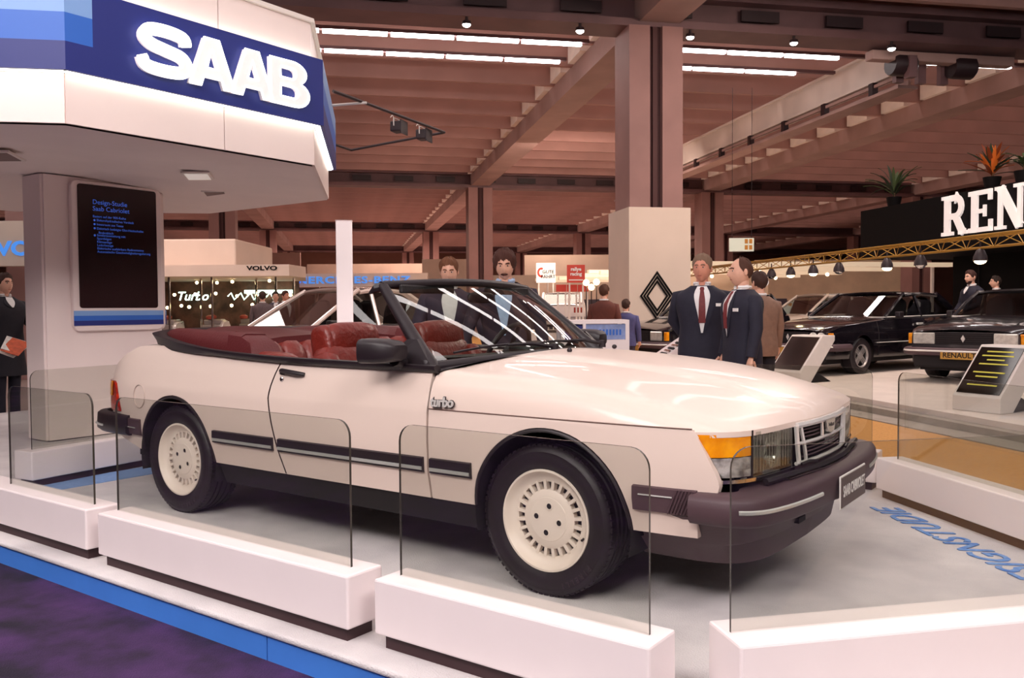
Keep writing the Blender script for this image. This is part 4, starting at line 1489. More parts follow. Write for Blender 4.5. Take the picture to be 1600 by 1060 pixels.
# dashboard, wheel, mirror
rows = []
for i in range(17):
    y = lerp(-.70, .70, i/16)
    rows.append([Vector((-.60-.12*(y/.7)**2, y, .93)), Vector((-.72-.08*(y/.7)**2, y, .935)), Vector((-.86, y, .915)), Vector((-.90, y, .87)), Vector((-.86, y, .70)), Vector((-.70, y, .60))])
mb = MB(); mb.grid(rows, True); mb.build('dashboard', M_dash, car, smooth=45)
pad((-.82, .37, .935), (.09, .20, .035), .1).build('instrument_hood', M_dash, car, smooth=60)
mb = MB()
cs = Vector((-1.03, .37, .90)); ax = Vector((-.85, 0, .42)).normalized(); b1 = Vector((0, 1, 0)); b2 = ax.cross(b1)
mb.tube([cs+(b1*cos(a)+b2*sin(a))*.185 for a in lin_n(0, 2*pi, 32)], .015, 8)
sw = mb.build('steering_wheel', M_black, car)
mb = MB(); mb.lathe([(0, .03), (.07, .025), (.075, 0), (.05, -.03), (.03, -.22)], c=cs-ax*.03, axis=ax, n=14)
for a in (.2, pi-.2, -pi/2):
    mb.tube([cs-ax*.01, cs+(b1*cos(a)+b2*sin(a))*.18], .014, 6)
mb.build('wheel_spokes', M_black, sw)
pad((-.93, 0, 1.215), (.015, .11, .03), 0, .6).build('interior_mirror', M_black, car, smooth=60)
for sg in (-1, 1):
    mb = MB(); mb.box((-1.02, sg*.34-.2, 1.235), (-.995, sg*.34+.2, 1.278)); mb.build('sun_visor', M_dash, car, smooth=0, bevel=.008)
# number plate
pl_t = bpy.data.objects.new('number_plate', None); COL.objects.link(pl_t); pl_t.parent = car
pl_t.location = (.990, -.015, .430)
mb = MB(); mb.box((-.006, -.185, -.066), (0, .185, .066)); mb.build('plate_back', M_wprint, pl_t, smooth=0, bevel=.004)
mb = MB(); mb.box((-.001, -.178, -.059), (.003, .178, .059)); mb.build('plate_face', M_plate, pl_t, smooth=0)
text('plate_lettering', 'SAAB CABRIOLET', .062, M_wprint, (.0045, 0, 0), (0, 1, 0), (0, 0, 1), pl_t, .0006, sx=.66, bold=.0008)
# ================================================================ background cars
def frame2d(u, d, right, fw):
    """ground point under pixel column u at distance d, and a heading given in view axes"""
    r_ = Vector((RT.x, RT.y, 0)).normalized(); f_ = Vector((fwd.x, fwd.y, 0)).normalized()
    p = CAM+f_*d+r_*((u-800)/FPX*d)
    h = (r_*right+f_*fw).normalized()
    return Vector((p.x, p.y, 0)), atan2(h.y, h.x)
M_carblk = mat('black_car_paint', '#141016', 0.15, coat=0.8)
M_win = glass('car_window', '#c0c4c2', 1.5, 0.0, 1.5)
M_seatd = mat('dark_seat', '#2a2024', 0.7)
M_alloy = mat('alloy_grey', '#b0aaa8', 0.3, metal=0.6)
M_hlamp = mat('head_lamp', '#d0ccc4', 0.12, metal=0.3, coat=0.5, noise=0.2, nscale=20)
def saloon(name, label, u, d, head, z0, paint, L=4.4, wb=2.65, fo=.85, Wd=1.70, hood=.92, belt=.93, deck=.98, roof=1.42,
           A=(.62, -.15), Cx=(-1.25, -1.85), lamps='rect', bumper=None, rim='disc', chrome=True, front=0.0, plate='', plate_bg='#b88a3a', Bp=-.55):
    """x forward, origin on the ground under the middle of the car"""
    p, yaw = frame2d(u, d, *head)
    hv = Vector((cos(yaw), sin(yaw), 0))
    p = p+hv*front
    t = thing(name, label, 'car', (p.x, p.y, z0), yaw)
    xf_ = L/2; xr_ = -L/2
    ax1 = xf_-fo; ax2 = ax1-wb
    W2 = Wd/2
    WP = [(xr_, W2-.12), (xr_+.12, W2-.05), (xr_+.6, W2), (xf_-.8, W2), (xf_-.15, W2-.05), (xf_, W2-.11)]
    PR = [(.15, .06), (.30, .02), (.5, 0), (.7, .005), (.95, .07)]
    wy = lambda x, z: sp(x, WP)-pl(z, PR)
    ZT_ = [(xr_, deck-.06), (xr_+.1, deck-.005), (xr_+.5, deck), (Cx[1], belt+.02), (A[0], belt), (A[0]+.1, hood), (xf_-.35, hood-.10), (xf_-.08, hood-.17), (xf_, hood-.20)]
    zt = lambda x: sp(x, ZT_)
    R_ = .345
    def zl(x):
        z = .27
        for c in (ax1, ax2):
            dd = R_*R_-(x-c)**2
            if dd > 0:
                z = max(z, .31+sqrt(dd))
        return z
    xs = []
    for a, b, kind in ((xr_, ax2-R_, 0), (ax2-R_, ax2+R_, 1), (ax2+R_, ax1-R_, 0), (ax1-R_, ax1+R_, 1), (ax1+R_, xf_, 0)):
        n_ = 16 if kind else 8
        for k in range(n_):
            xs.append((a+b)/2-(b-a)/2*cos(pi*k/n_) if kind else lerp(a, b, k/n_))
    xs.append(xf_)
    mb = MB()
    rows = [[Vector((x, -wy(x, z), z)) for z in lin_n(zl(x), zt(x)-.02, 9)]+[Vector((x, -wy(x, zt(x))+.035, zt(x)))] for x in xs]
    mb.grid(rows, True)
    m2 = mirrored(mb); mb.add(m2.v, m2.f)
    top = []
    for x, r in zip(xs, rows):
        e = r[-1]
        top.append([Vector((x, e.y*s_, e.z+.035*(1-s_*s_))) for s_ in lin_n(1, -1, 8)])
    mb.grid(top, True)
    for r, fl in ((rows[0], False), (rows[-1], True)):
        ring = r+[Vector((q.x, -q.y, q.z)) for q in r[::-1]]
        mb.add(ring, [tuple(range(len(ring)))[::-1] if fl else tuple(range(len(ring)))])
    mb.build('body', paint, t, smooth=35, merge=True)
    mb = MB(); mb.box((xr_+.05, -W2+.22, .18), (xf_-.05, W2-.22, .5)); mb.build('underbody', M_under, t, smooth=0)
    # cabin
    wb_ = lambda x: wy(x, belt)-.03
    wr = W2-.21
    zb_ = belt+.01
    A0, A1 = Vector((A[0], -wb_(A[0]), zb_)), Vector((A[1], -wr, roof-.05))
    C1, C0 = Vector((Cx[0], -wr+.01, roof-.06)), Vector((Cx[1], -wb_(Cx[1])+.02, zb_+.03))
    fm = M_trim if chrome else M_black
    mb = MB()
    rr = []
    for x in lin_n(A[1]+.03, Cx[0]-.03, 8):
        f = (x-Cx[0])/(A[1]-Cx[0])
        zc = roof-.03*(2*f-1)**2
        rr.append([Vector((x, -wr*s_, zc-.045*abs(s_)**2.5)) for s_ in lin_n(1, -1, 10)])
    mb.sheet(rr, (0, 0, -.03), False)
    mb.tube([Vector((A[1]+.01, -wr*s_, roof-.045-.04*abs(s_)**2.5)) for s_ in lin_n(1, -1, 8)], .035, 6)
    mb.tube([Vector((x, -wr-.005, roof-.058-.03*(2*(x-Cx[0])/(A[1]-Cx[0])-1)**2)) for x in lin_n(A[1], Cx[0], 8)], .035, 6)
    mb.tube([A0, A0.lerp(A1, .5)+Vector((0, -.01, .01)), A1], .030, 6)
    mb.tube([C0, C0.lerp(C1, .5)+Vector((0, -.01, .01)), C1], .055, 6)
    mb.tube([Vector((Bp, -wb_(Bp), zb_)), Vector((Bp+.06, -wr, roof-.06))], .03, 6)
    B_ = mb.v[:]; 
    m2 = mirrored(mb)
    mb2 = MB(); mb2.add(mb.v, mb.f)
    k0 = len(mb2.v)
    mb2.add(m2.v, m2.f)
    mb2.build('roof_and_pillars', paint, t, smooth=45)
    m_ = Vector((1, -1, 1))
    mir = lambda q: Vector((q.x, -q.y, q.z))
    def pane(nm, a, b, c, d_, n_=6):
        rows_ = [[a.lerp(b, i/n_).lerp(d_.lerp(c, i/n_), k/n_) for i in range(n_+1)] for k in range(n_+1)]
        mb = MB(); mb.grid(rows_, False)
        return mb.build(nm, M_win, t, smooth=60)
    pane('windscreen', A0, mir(A0), mir(A1), A1)
    pane('rear_window', C0, mir(C0), mir(C1), C1)
    for sg in (0, 1):
        q = (lambda v: v) if sg == 0 else mir
        b0, b1 = Vector((Bp, -wb_(Bp), zb_)), Vector((Bp+.06, -wr, roof-.06))
        pane('side_window', q(A0), q(b0), q(b1), q(A1))
        pane('side_window', q(b0), q(C0), q(C1), q(b1))
        o_ = Vector((0, -.014, 0)) if sg == 0 else Vector((0, .014, 0))
        mb = MB(); mb.tube([q(A0)+o_, q(A1)+o_, q(C1)+o_, q(C0)+o_, q(A0)+o_], .012, 5)
        mb.tube([q(b0)+o_, q(b1)+o_], .014, 5)
        mb.build('window_trim', fm, t)
        mb = MB(); mb.tube([Vector((x, (-wy(x, .5)-.012)*(1 if sg == 0 else -1), .52)) for x in lin_n(ax2+R_+.05, ax1-R_-.05, 8)], .025, 6, flat=.35); mb.build('side_moulding', fm, t)
        mb = MB(); mb.box((A[0]-.32, -.05, 0), (A[0]-.18, .05, .1))
        o = mb.build('door_mirror', M_black, t, smooth=0, bevel=.02); o.location = (0, (-W2-.03)*(1 if sg == 0 else -1), belt+.01)
        mb = MB(); mb.box((Bp+.12, -.02, 0), (Bp+.30, .02, .04)); o = mb.build('door_handle', fm, t, smooth=0, bevel=.008); o.location = (0, (-W2-.0)*(1 if sg == 0 else -1), .80)
        for x in (ax1-R_-.12, Bp):
            mb = MB(); mb.tube([Vector((x, (-wy(x, z)-.0005)*(1 if sg == 0 else -1), z)) for z in lin_n(.3, belt-.05, 8)], .006, 4); mb.build('door_gap', M_under, t)
    if chrome:
        mb = MB(); mb.tube([A0+Vector((.02, 0, 0)), mir(A0)+Vector((.02, 0, 0)), mir(A1)+Vector((.02, 0, 0)), A1+Vector((.02, 0, 0)), A0+Vector((.02, 0, 0))], .012, 5); mb.build('windscreen_trim', M_trim, t)
    for sx in (.0, -.85):
        for sy in (-.36, .36):
            pad((A[0]-.95+sx, sy, .98), (.07, .22, .30), -.2).build('seat_back', M_seatd, t, smooth=60)
            pad((A[0]-1.02+sx, sy, 1.22), (.05, .12, .08), -.2).build('head_restraint', M_seatd, t, smooth=60)
    # front: grille, lamps, bumper
    zf = hood-.22
    fx = xf_
    mb = MB(); mb.box((fx-.06, -W2+.46, zf-.16), (fx+.012, W2-.46, zf+.01)); g = mb.build('grille', M_under, t, smooth=0)
    for k in range(5):
        mb = MB(); mb.box((fx+.008, -W2+.47, zf-.150+.032*k), (fx+.018, W2-.47, zf-.143+.032*k)); mb.build('grille_bar', M_black, g, smooth=0)
    mb = MB(); mb.prism([(fx+.018, 0, zf-.02), (fx+.018, .03, zf-.075), (fx+.018, 0, zf-.13), (fx+.018, -.03, zf-.075)], (.008, 0, 0)); mb.build('emblem', M_trim, t, smooth=0)
    for sg in (-1, 1):
        y0, y1 = sg*(W2-.45), sg*(W2-.13)
        if lamps == 'quad':
            for yc in (sg*(W2-.37), sg*(W2-.22)):
                mb = MB(); mb.lathe([(.085, -.04), (.085, .014), (.075, .02), (.05, .028), (0, .034)], c=(fx-.01, yc, zf-.075), axis=(1, 0, 0), n=16); mb.build('headlamp', M_hlamp, t)
        else:
            mb = MB(); mb.box((fx-.10, min(y0, y1), zf-.165), (fx+.012, max(y0, y1), zf+.01)); mb.build('headlamp', M_hlamp, t, smooth=0, bevel=.02)
        mb = MB(); mb.box((fx-.10, min(sg*(W2-.12), sg*(W2-.05)), zf-.16), (fx-.02, max(sg*(W2-.12), sg*(W2-.05)), zf)); mb.build('indicator', M_amber, t, smooth=0, bevel=.01)
        mb = MB(); mb.box((xr_-.008, min(sg*(W2-.45), sg*(W2-.13)), deck-.30), (xr_+.05, max(sg*(W2-.45), sg*(W2-.13)), deck-.12)); mb.build('tail_lamp', M_red, t, smooth=0, bevel=.01)
    bm_ = bumper or M_bump
    for sgx, xe in ((1, fx), (-1, xr_)):
        path = spath([(xe-sgx*.45, -W2-.015, 0), (xe-sgx*.10, -W2+.0, 0), (xe+sgx*.05, -W2+.14, 0), (xe+sgx*.09, -.4, 0), (xe+sgx*.10, 0, 0), (xe+sgx*.09, .4, 0), (xe+sgx*.05, W2-.14, 0), (xe-sgx*.10, W2, 0), (xe-sgx*.45, W2+.015, 0)], 28)
        mb = MB(); mb.tube([q+Vector((0, 0, .46)) for q in path], .055, 8, flat=1.1); b_ = mb.build('bumper', bm_, t)
        mb = MB(); mb.tube([q*1.012+Vector((sgx*.045, 0, .475)) for q in path[4:-4]], .014, 5); mb.build('bumper_strip', M_trim, b_)
    mb = MB(); mb.box((fx+.15, -.26, .36), (fx+.16, .26, .47)); pb_ = mb.build('number_plate', mat('plate'+plate_bg, plate_bg, .5), t, smooth=0)
    if plate:
        text('plate_lettering', plate, .105, M_under, (fx+.162, 0, .415), (0, 1, 0), (0, 0, 1), pb_, .001, bold=.002)
    mb = MB(); mb.box((fx-.08, -W2+.15, .22), (fx+.04, W2-.15, .42)); mb.build('apron', M_under, t, smooth=0, bevel=.03)
    # wheels
    wroot = None
    for xa_ in (ax1, ax2):
        for sg in (-1, 1):
            w_ = bpy.data.objects.new('wheel', None); COL.objects.link(w_); w_.parent = t
            w_.location = (xa_, sg*(W2-.115), .305); w_.rotation_euler = (0, 0, 0 if sg < 0 else pi)
            mb = MB(); mb.lathe([(.19, -.08), (.28, -.09), (.303, -.07), (.305, 0), (.303, .07), (.28, .09), (.19, .085)], axis=(0, -1, 0), n=28); mb.build('tyre', M_tyre, w_)
            mb = MB(); mb.lathe([(.19, .02), (.195, .088), (.182, .088), (.172, .06)], axis=(0, -1, 0), n=28)
            if rim == 'cross':
                for k in range(4):
                    for off in (-.035, 0, .035):
                        a = pi/4+k*pi/2
                        c_ = Vector((cos(a), 0, sin(a))); tn = Vector((-sin(a), 0, cos(a)))
                        mb.obox(c_*.05+tn*(off-.011)+Vector((0, -.066, 0)), c_*(.135-abs(off)*.3), tn*.022, (0, .02, 0))
                mb.lathe([(.07, .05), (.06, .07), (0, .075)], axis=(0, -1, 0), n=14)
            else:
                mb.lathe([(.172, .058), (.12, .066), (.07, .072), (0, .078)], axis=(0, -1, 0), n=24)
                for k in range(10):
                    a = 2*pi*k/10
                    c_ = Vector((cos(a)*.135, -.066, sin(a)*.135))
                    mb.lathe([(0, .004), (.018, .002)], c=c_, axis=(0, -1, 0), n=6)
            mb.build('rim', M_alloy, w_)
            mb = MB(); mb.lathe([(0, .03), (.185, .03)], axis=(0, -1, 0), n=20); mb.build('brake_disc', M_under, w_)
            # dark wheel housing
            mb = MB(); mb.lathe([(.0, -.13), (.300, -.13), (.300, .02)], axis=(0, -1, 0), n=24); mb.build('wheel_housing', M_under, w_)
    return t
M_cpale = mat('pale_pink_paint', '#e8cfc4', 0.2, coat=0.6)
M_csilv = mat('beige_paint', '#c8b4a4', 0.2, coat=0.6)
M_cred = mat('white_rally_paint', '#e6dcd8', 0.25, coat=0.5)
M_cgrey = mat('dark_grey_paint', '#2c282c', 0.15, coat=0.8)
saloon('saloon_car', 'pale pinkish fastback car behind the open car, strip lights mirrored in its windscreen', 478, 12.4, (-.66, -.75), 0.0, M_cpale,
       L=4.6, wb=2.52, fo=.95, belt=.90, hood=.90, deck=.92, roof=1.49, A=(.45, -.45), Cx=(-1.25, -2.05), Bp=-.72, chrome=False)
saloon('saloon_car', 'black saloon with four round lamps and cross-spoke wheels on the pale platform', 1280, 15.1, (-.81, -.58), 0.02, M_carblk,
       L=4.5, wb=2.66, fo=.85, lamps='quad', rim='cross', roof=1.41, front=-1.40)
saloon('saloon_car', 'dark saloon with square lamps and a maker plate beside the black info stand', 1506, 12.5, (-.74, -.67), 0.02, M_cgrey,
       L=4.4, wb=2.5, fo=.9, lamps='rect', front=-2.2, plate='RENAULT', hood=.95, belt=.95)
saloon('saloon_car', 'beige estate-like car parked behind the black four-lamp saloon', 1275, 20.5, (-.97, -.22), 0.02, M_csilv,
       L=4.3, wb=2.5, roof=1.45, A=(.7, .1), Cx=(-1.6, -1.95), lamps='rect')
sa = HINV(frame2d(1000, 16, 0, 1)[0])
mb = MB(); hbox(mb, 13.9, 17.4, sa[1]-.45, RB, FZ, .02)
struct(mb.build('stage', M_rplat, smooth=0))
saloon('saloon_car', 'black car nose showing beside the diamond-marked pillar cladding', 1000, 16, (-.85, -.53), 0.02, M_carblk,
       L=3.4, wb=2.2, fo=.65, lamps='rect', front=-1.6, A=(.45, -.1), Cx=(-1.15, -1.5), Bp=-.5)
rp_, ry_ = frame2d(880, 31, 0, 1)
po = thing('podium', 'low white podium under the white rally hatchback', 'podium', (rp_.x, rp_.y, FZ), ry_)
mb = MB(); mb.box((-2.4, -1.3, 0), (2.4, 1.3, .46)); mb.build('top', M_white, po, smooth=0)
mb = MB(); mb.box((-2.44, -1.34, 0), (2.44, 1.34, .06)); mb.build('plinth', M_plinth, po, smooth=0)
saloon('saloon_car', 'white rally hatchback with red tail lamps seen from behind on a podium', 880, 31, (.08, 1), FZ+.465, M_cred,
       L=3.9, wb=2.4, roof=1.38, A=(.7, .1), Cx=(-1.5, -1.9), deck=.96, chrome=False)
# ================================================================ people (local: facing +x, y left, z up)
M_skin = mat('skin', '#dca890', 0.55, noise=0.06, nscale=30)
M_skin2 = mat('skin_ruddy', '#d49078', 0.55, noise=0.06, nscale=30)
M_eye = mat('eye_white', '#e8e0da', 0.3)
M_iris = mat('iris_dark', '#2a1a16', 0.3)
M_lip = mat('lips', '#a8584a', 0.5)
TORSO = [(.78, .178, .118, 0), (.86, .185, .124, 0), (.96, .180, .122, 0), (1.08, .168, .115, .005), (1.22, .188, .126, .008), (1.33, .208, .128, .004), (1.375, .208, .118, 0), (1.42, .168, .100, -.005), (1.455, .118, .082, -.008), (1.485, .080, .068, -.006), (1.50, .068, .062, -.004)]
def tor(z, a, grow=0.0):
    w = sp(z, [(q[0], q[1]) for q in TORSO])+grow
    d = sp(z, [(q[0], q[2]) for q in TORSO])+grow
    c = sp(z, [(q[0], q[3]) for q in TORSO])
    return Vector((c+d*math.copysign(abs(cos(a))**.8, cos(a)), w*math.copysign(abs(sin(a))**.8, sin(a)), z))
def head_pt(lat, lon, grow=0.0):
    """lat -pi/2..pi/2, lon 0 = face; about the head centre"""
    x, y, z = cos(lat)*cos(lon), cos(lat)*sin(lon), sin(lat)
    X, Y_, Z_ = x*.098, y*.077, z*.122
    if Z_ < 0:                       # jaw
        t = -Z_/.122
        Y_ *= 1-.30*t*t
        X = X*(1-.12*t)+.016*t if x > 0 else X*(1-.35*t)
    if x > 0:
        X *= 1-.10*abs(y)
        face = max(0, x)
        X += .026*math.exp(-((Y_/.013)**2+((Z_+.022)/.020)**2))*face      # nose
        X += .010*math.exp(-((Y_/.010)**2+((Z_-.004)/.022)**2))*face
        X -= .010*math.exp(-(((abs(Y_)-.032)/.016)**2+((Z_-.012)/.014)**2))*face   # sockets
        X += .006*math.exp(-((Y_/.05)**2+((Z_-.036)/.012)**2))*face       # brow
        X += .005*math.exp(-((Y_/.022)**2+((Z_+.062)/.010)**2))*face      # lips
        X += .008*math.exp(-((Y_/.025)**2+((Z_+.102)/.016)**2))*face      # chin
    n = Vector((x, y, z))
    return Vector((X, Y_, Z_))+n*grow
def make_head_mesh(n=28, m=20):
    rings = []
    for k in range(m+1):
        lat = -pi/2+pi*k/m
        rings.append([head_pt(lat, 2*pi*i/n) for i in range(n)])
    return rings
def person(label, u, d, zfloor, face, h=1.75, jacket='#1c1a2c', trousers='#1c1a28', shirt='#e6e2e2', hair='#3a241a', skin=None, tie=None,
           lean=0.0, hyaw=0.0, hpitch=0.0, arms='down', style='short', moustache=False, beard=False, badge=False, coat=False, vest=None, hands=True, base=None, group=None, opening=.85, bulk=1.1):
    if base is None:
        p, yaw = frame2d(u, d, *face)
    else:
        p, yaw = base, face
    t = thing('person', label, 'person', (p.x, p.y, zfloor), yaw, group)
    k_ = h/1.75
    skin = skin or M_skin
    hip = Vector((0, 0, .95))
    def tf(q):
        q = Vector(q)
        if .5 < q.z < 1.47:
            q.y *= lerp(1, bulk, min(1, (1.47-q.z)/.06))*1.0
            q.x *= lerp(1, 1+(bulk-1)*.6, min(1, (1.47-q.z)/.06))
        if q.z > .90 and lean:
            f = min(1, (q.z-.90)/.25)
            a = lean*f
            r = q-hip
            q = hip+Vector((r.x*cos(a)+r.z*sin(a), r.y, -r.x*sin(a)+r.z*cos(a)))
        return q*k_
    hc = Vector((.015, 0, 1.625))
    def htf(q):
        q = Vector(q)
        q = Matrix.Rotation(hyaw, 3, 'Z') @ (Matrix.Rotation(hpitch, 3, 'Y') @ q)
        return tf(q+hc)
    A_ = {'down': (((.0, .235, 1.14), (.05, .245, .90)), ((.0, .235, 1.14), (.05, .245, .90))),
          'behind': (((-.08, .235, 1.16), (-.14, .10, .95)), ((-.08, .235, 1.16), (-.14, .10, .95))),
          'front': (((.05, .24, 1.15), (.24, .10, 1.05)), ((.05, .24, 1.15), (.24, .12, 1.02))),
          'lean': (((.10, .26, 1.17), (.22, .30, .98)), ((.10, .26, 1.17), (.22, .30, .98))),
          'hold': (((.06, .24, 1.16), (.30, .16, 1.10)), ((.02, .235, 1.14), (.06, .25, .90)))}[arms]
    mb = MB()
    # skin body: neck, torso core, arms, legs in one mesh together with the head
    mb.loft([[tf(tor(z, 2*pi*i/16, -.02)) for i in range(16)] for z in (.80, .95, 1.1, 1.25, 1.38, 1.44, 1.48)], True, True)
    mb.tube([tf((-.012, 0, 1.44)), tf((-.004, 0, 1.50)), htf((-.015, 0, -.03))], [.058*k_, .054*k_, .05*k_], 12)
    for ring in (make_head_mesh(),):
        mb.loft([[htf(q) for q in r] for r in ring], True, False)
    for sg in (-1, 1):      # ears
        mb.loft([[htf((-.012+.5*rr*cos(a)-.004*kk, sg*(.073+.006*kk), -.002+rr*sin(a))) for a in lin_n(0, 2*pi, 10)[:-1]] for kk, rr in ((0, .026), (1, .032), (2, .028), (2.4, .012))], True, True)
    for sg, (el, wr_) in zip((1, -1), A_):
        sh = Vector((-.005, sg*.185, 1.40)); el = Vector((el[0], sg*el[1], el[2])); wr_ = Vector((wr_[0], sg*wr_[1], wr_[2]))
        mb.tube([tf(sh), tf(sh.lerp(el, .5)), tf(el), tf(el.lerp(wr_, .5)), tf(wr_)], [.048*k_, .042*k_, .036*k_, .032*k_, .026*k_], 10)
        dr = (wr_-el).normalized()
        side = Vector((0, sg, 0)); side = (side-dr*side.dot(dr)).normalized()
        up_ = dr.cross(side)
        pc = wr_+dr*.05
        mb.tube([tf(wr_), tf(wr_+dr*.03), tf(wr_+dr*.07), tf(wr_+dr*.092)], [.024*k_, .034*k_, .038*k_, .034*k_], 10, flat=.55)
        for fi in range(4):
            o = up_*(-.027+.018*fi)
            ln = (.062, .076, .080, .066)[fi]
            b0 = wr_+dr*.085+o
            b1 = b0+dr*ln*.5-side*.006
            b2 = b1+(dr*.75-side*.65)*ln*.5
            mb.tube([tf(b0), tf(b1), tf(b2)], [.0095*k_, .009*k_, .007*k_], 6)
        th0 = wr_+dr*.03-up_*.028
        mb.tube([tf(th0), tf(th0+dr*.035-up_*.022), tf(th0+dr*.065-up_*.028-side*.012)], [.012*k_, .010*k_, .008*k_], 6)
    for sg in (-1, 1):
        mb.tube([tf((0, sg*.085, .88)), tf((.01, sg*.09, .68)), tf((.015, sg*.09, .49)), tf((-.01, sg*.092, .30)), tf((-.005, sg*.092, .09))], [.078*k_, .068*k_, .05*k_, .05*k_, .036*k_], 10)
    body = mb.build('body', skin, t, smooth=60)
    # face
    for sg in (-1, 1):
        mb = MB(); c = head_pt(radians(6), sg*radians(23), -.004)
        mb.ell((0, 0, 0), (.010, .012, .0062), 10, 6); mb.v = [htf(Vector(q)+c) for q in mb.v]; e_ = mb.build('eye', M_eye, body)
        mb = MB(); mb.ell((0, 0, 0), (.005, .0068, .0066), 8, 5); mb.v = [htf(Vector(q)+c+Vector((.008, 0, 0))) for q in mb.v]; mb.build('iris', M_iris, e_)
        mb = MB(); mb.tube([htf(head_pt(radians(15+2*sin(pi*f)), sg*radians(lerp(10, 36, f)), .003)) for f in lin_n(0, 1, 5)], .0045*k_, 5); mb.build('eyebrow', mat('hair'+hair, hair, .8), body)
    mb = MB(); mb.tube([htf(head_pt(radians(-31), radians(a), .001)) for a in lin_n(-16, 16, 6)], .0045*k_, 6, flat=.8); mb.build('mouth', M_lip, body)
    M_h = mat('hair'+hair, hair, .75, noise=.3, nscale=60, bump=.4)
    # hair shell
    def hl(lon):      # hairline latitude (degrees) by longitude
        a = abs((degrees_(lon)+180) % 360-180)
        if style == 'bald':
            return pl(a, [(0, 90), (50, 80), (65, 25), (85, 5), (100, -8), (130, -22), (180, -30)])
        if style == 'long':
            return pl(a, [(0, 27), (20, 36), (38, 24), (52, 0), (80, -18), (110, -35), (180, -48)])
        return pl(a, [(0, 38), (40, 34), (58, 16), (78, -4), (88, 2), (105, -12), (180, -34)])
    rings = []
    thick = .026 if style == 'long' else (.012 if style == 'bald' else .022)
    NH = 72
    jit = [random.uniform(-1, 1) for _ in range(NH)]
    def line(i):
        j = jit[i % NH]
        return radians(hl(2*pi*i/NH)+(j*5 if style != 'bald' else j*2))
    for i in range(NH+1):
        lon = 2*pi*i/NH
        lo = line(i)
        col_ = []
        for k in range(11):
            lat = lerp(lo, pi/2, k/10)
            ridge = .0045*jit[(i+k//3) % NH]+.004*sin(5*lon+7*lat)
            part = .006*math.exp(-((lon-.6)/.5)**2)*sin(k/10*pi)
            col_.append(htf(head_pt(lat, lon, thick*min(1, .12+k*.22)*(1-.25*max(0, sin(lat)-.8)/.2)+(ridge+part)*min(1, .2+k*.3)*(0 if k == 10 else 1))))
        rings.append(col_)
    mb = MB(); mb.grid(rings, False)
    inner = [[htf(head_pt(line(i), 2*pi*i/NH, -.003)), rings[i][0]] for i in range(NH+1)]
    mb.grid(inner, False)
    mb.build('hair', M_h, body, smooth=80)
    if moustache:
        mb = MB(); mb.tube([htf(head_pt(radians(-24-3*abs(a)/20), radians(a), .005)) for a in lin_n(-24, 24, 8)], [.004*k_, .007*k_, .008*k_, .008*k_, .007*k_, .008*k_, .008*k_, .007*k_, .004*k_], 6); mb.build('moustache', M_h, body)
    if beard:
        rows_ = [[htf(head_pt(radians(lat), radians(lon), .008)) for lat in lin_n(-75, -28 if abs(lon) > 25 else -40, 6)] for lon in lin_n(-75, 75, 14)]
        mb = MB(); mb.grid(rows_, False); mb.build('beard', M_h, body, smooth=80)
    # clothes
    M_j = mat('jacket'+jacket, jacket, .8, noise=.12, nscale=20, bump=.1)
    M_t = mat('trousers'+trousers, trousers, .85, noise=.1, nscale=20)
    M_s = mat('shirt'+shirt, shirt, .7, noise=.05, nscale=20)
    zlow = .52 if coat else .80
    zs_ = [z for z in (.52, .66) if z >= zlow]+[.80, .86, .92, .98, 1.04, 1.1, 1.16, 1.22, 1.28, 1.33, 1.37, 1.40, 1.425, 1.445, 1.46, 1.475]
    mb = MB()
    NA = 32
    ringsj = [[tf(tor(max(z, .78), 2*pi*i/NA, .012+(.03*(.80-z)/.28 if z < .8 else 0)))-Vector((0, 0, (max(z, .78)-z)*k_)) for i in range(NA)] for z in zs_]
    mb.loft(ringsj, True, False)
    for sg, (el, wr_) in zip((1, -1), A_):
        sh = Vector((-.005, sg*.172, 1.385)); el = Vector((el[0], sg*el[1], el[2])); wr_ = Vector((wr_[0], sg*wr_[1], wr_[2]))
        mb.tube([tf(sh-Vector((0, sg*.06, -.005))), tf(sh+Vector((0, sg*.018, -.012))), tf(sh.lerp(el, .5)+Vector((0, sg*.006, 0))), tf(el), tf(el.lerp(wr_, .5)), tf(wr_)], [.055*k_, .070*k_, .064*k_, .056*k_, .052*k_, .046*k_], 12)
    jk = mb.build('jacket' if not vest else 'shirt', M_j, body, smooth=70)
    # shirt front and lapels
    def patch(nm, hw, z0, z1, g, m_, par, n_=8, nz=10):
        rows_ = []
        for k in range(nz+1):
            z = lerp(z0, z1, k/nz)
            w_ = hw(k/nz)
            rows_.append([tf(tor(z, lerp(-w_, w_, i/n_), g)) for i in range(n_+1)])
        mb = MB(); mb.sheet(rows_, (-.006, 0, 0), False)
        return mb.build(nm, m_, par, smooth=70)
    if style != 'backview':
        zb0 = 1.47-.42*opening if not vest else 1.0
        sh_ = patch('shirt_front', lambda f: .02+.26*f**1.1, zb0, 1.468, .0145, M_s, body)
        for sg in (-1, 1):
            rows_ = []
            for k in range(9):
                f = k/8; z = lerp(zb0-.01, 1.462, f)
                a0 = sg*(.015+.26*f**1.1); a1 = a0+sg*(.03+.17*sin(pi*min(1, f*.95)))
                rows_.append([tf(tor(z, lerp(a0, a1, q), .021)) for q in (0, .5, 1)])
            mb = MB(); mb.sheet(rows_, (-.006, 0, 0), sg < 0); mb.build('lapel', M_j, jk, smooth=70)
        mb = MB()      # collar
        for sg in (-1, 1):
            mb.prism([tf((.062, sg*.004, 1.468)), tf((.030, sg*.062, 1.505)), tf((-.02, sg*.072, 1.515)), tf((-.02, sg*.08, 1.485)), tf((.055, sg*.055, 1.452)), tf((.085, sg*.03, 1.432))], (.006, 0, .0))
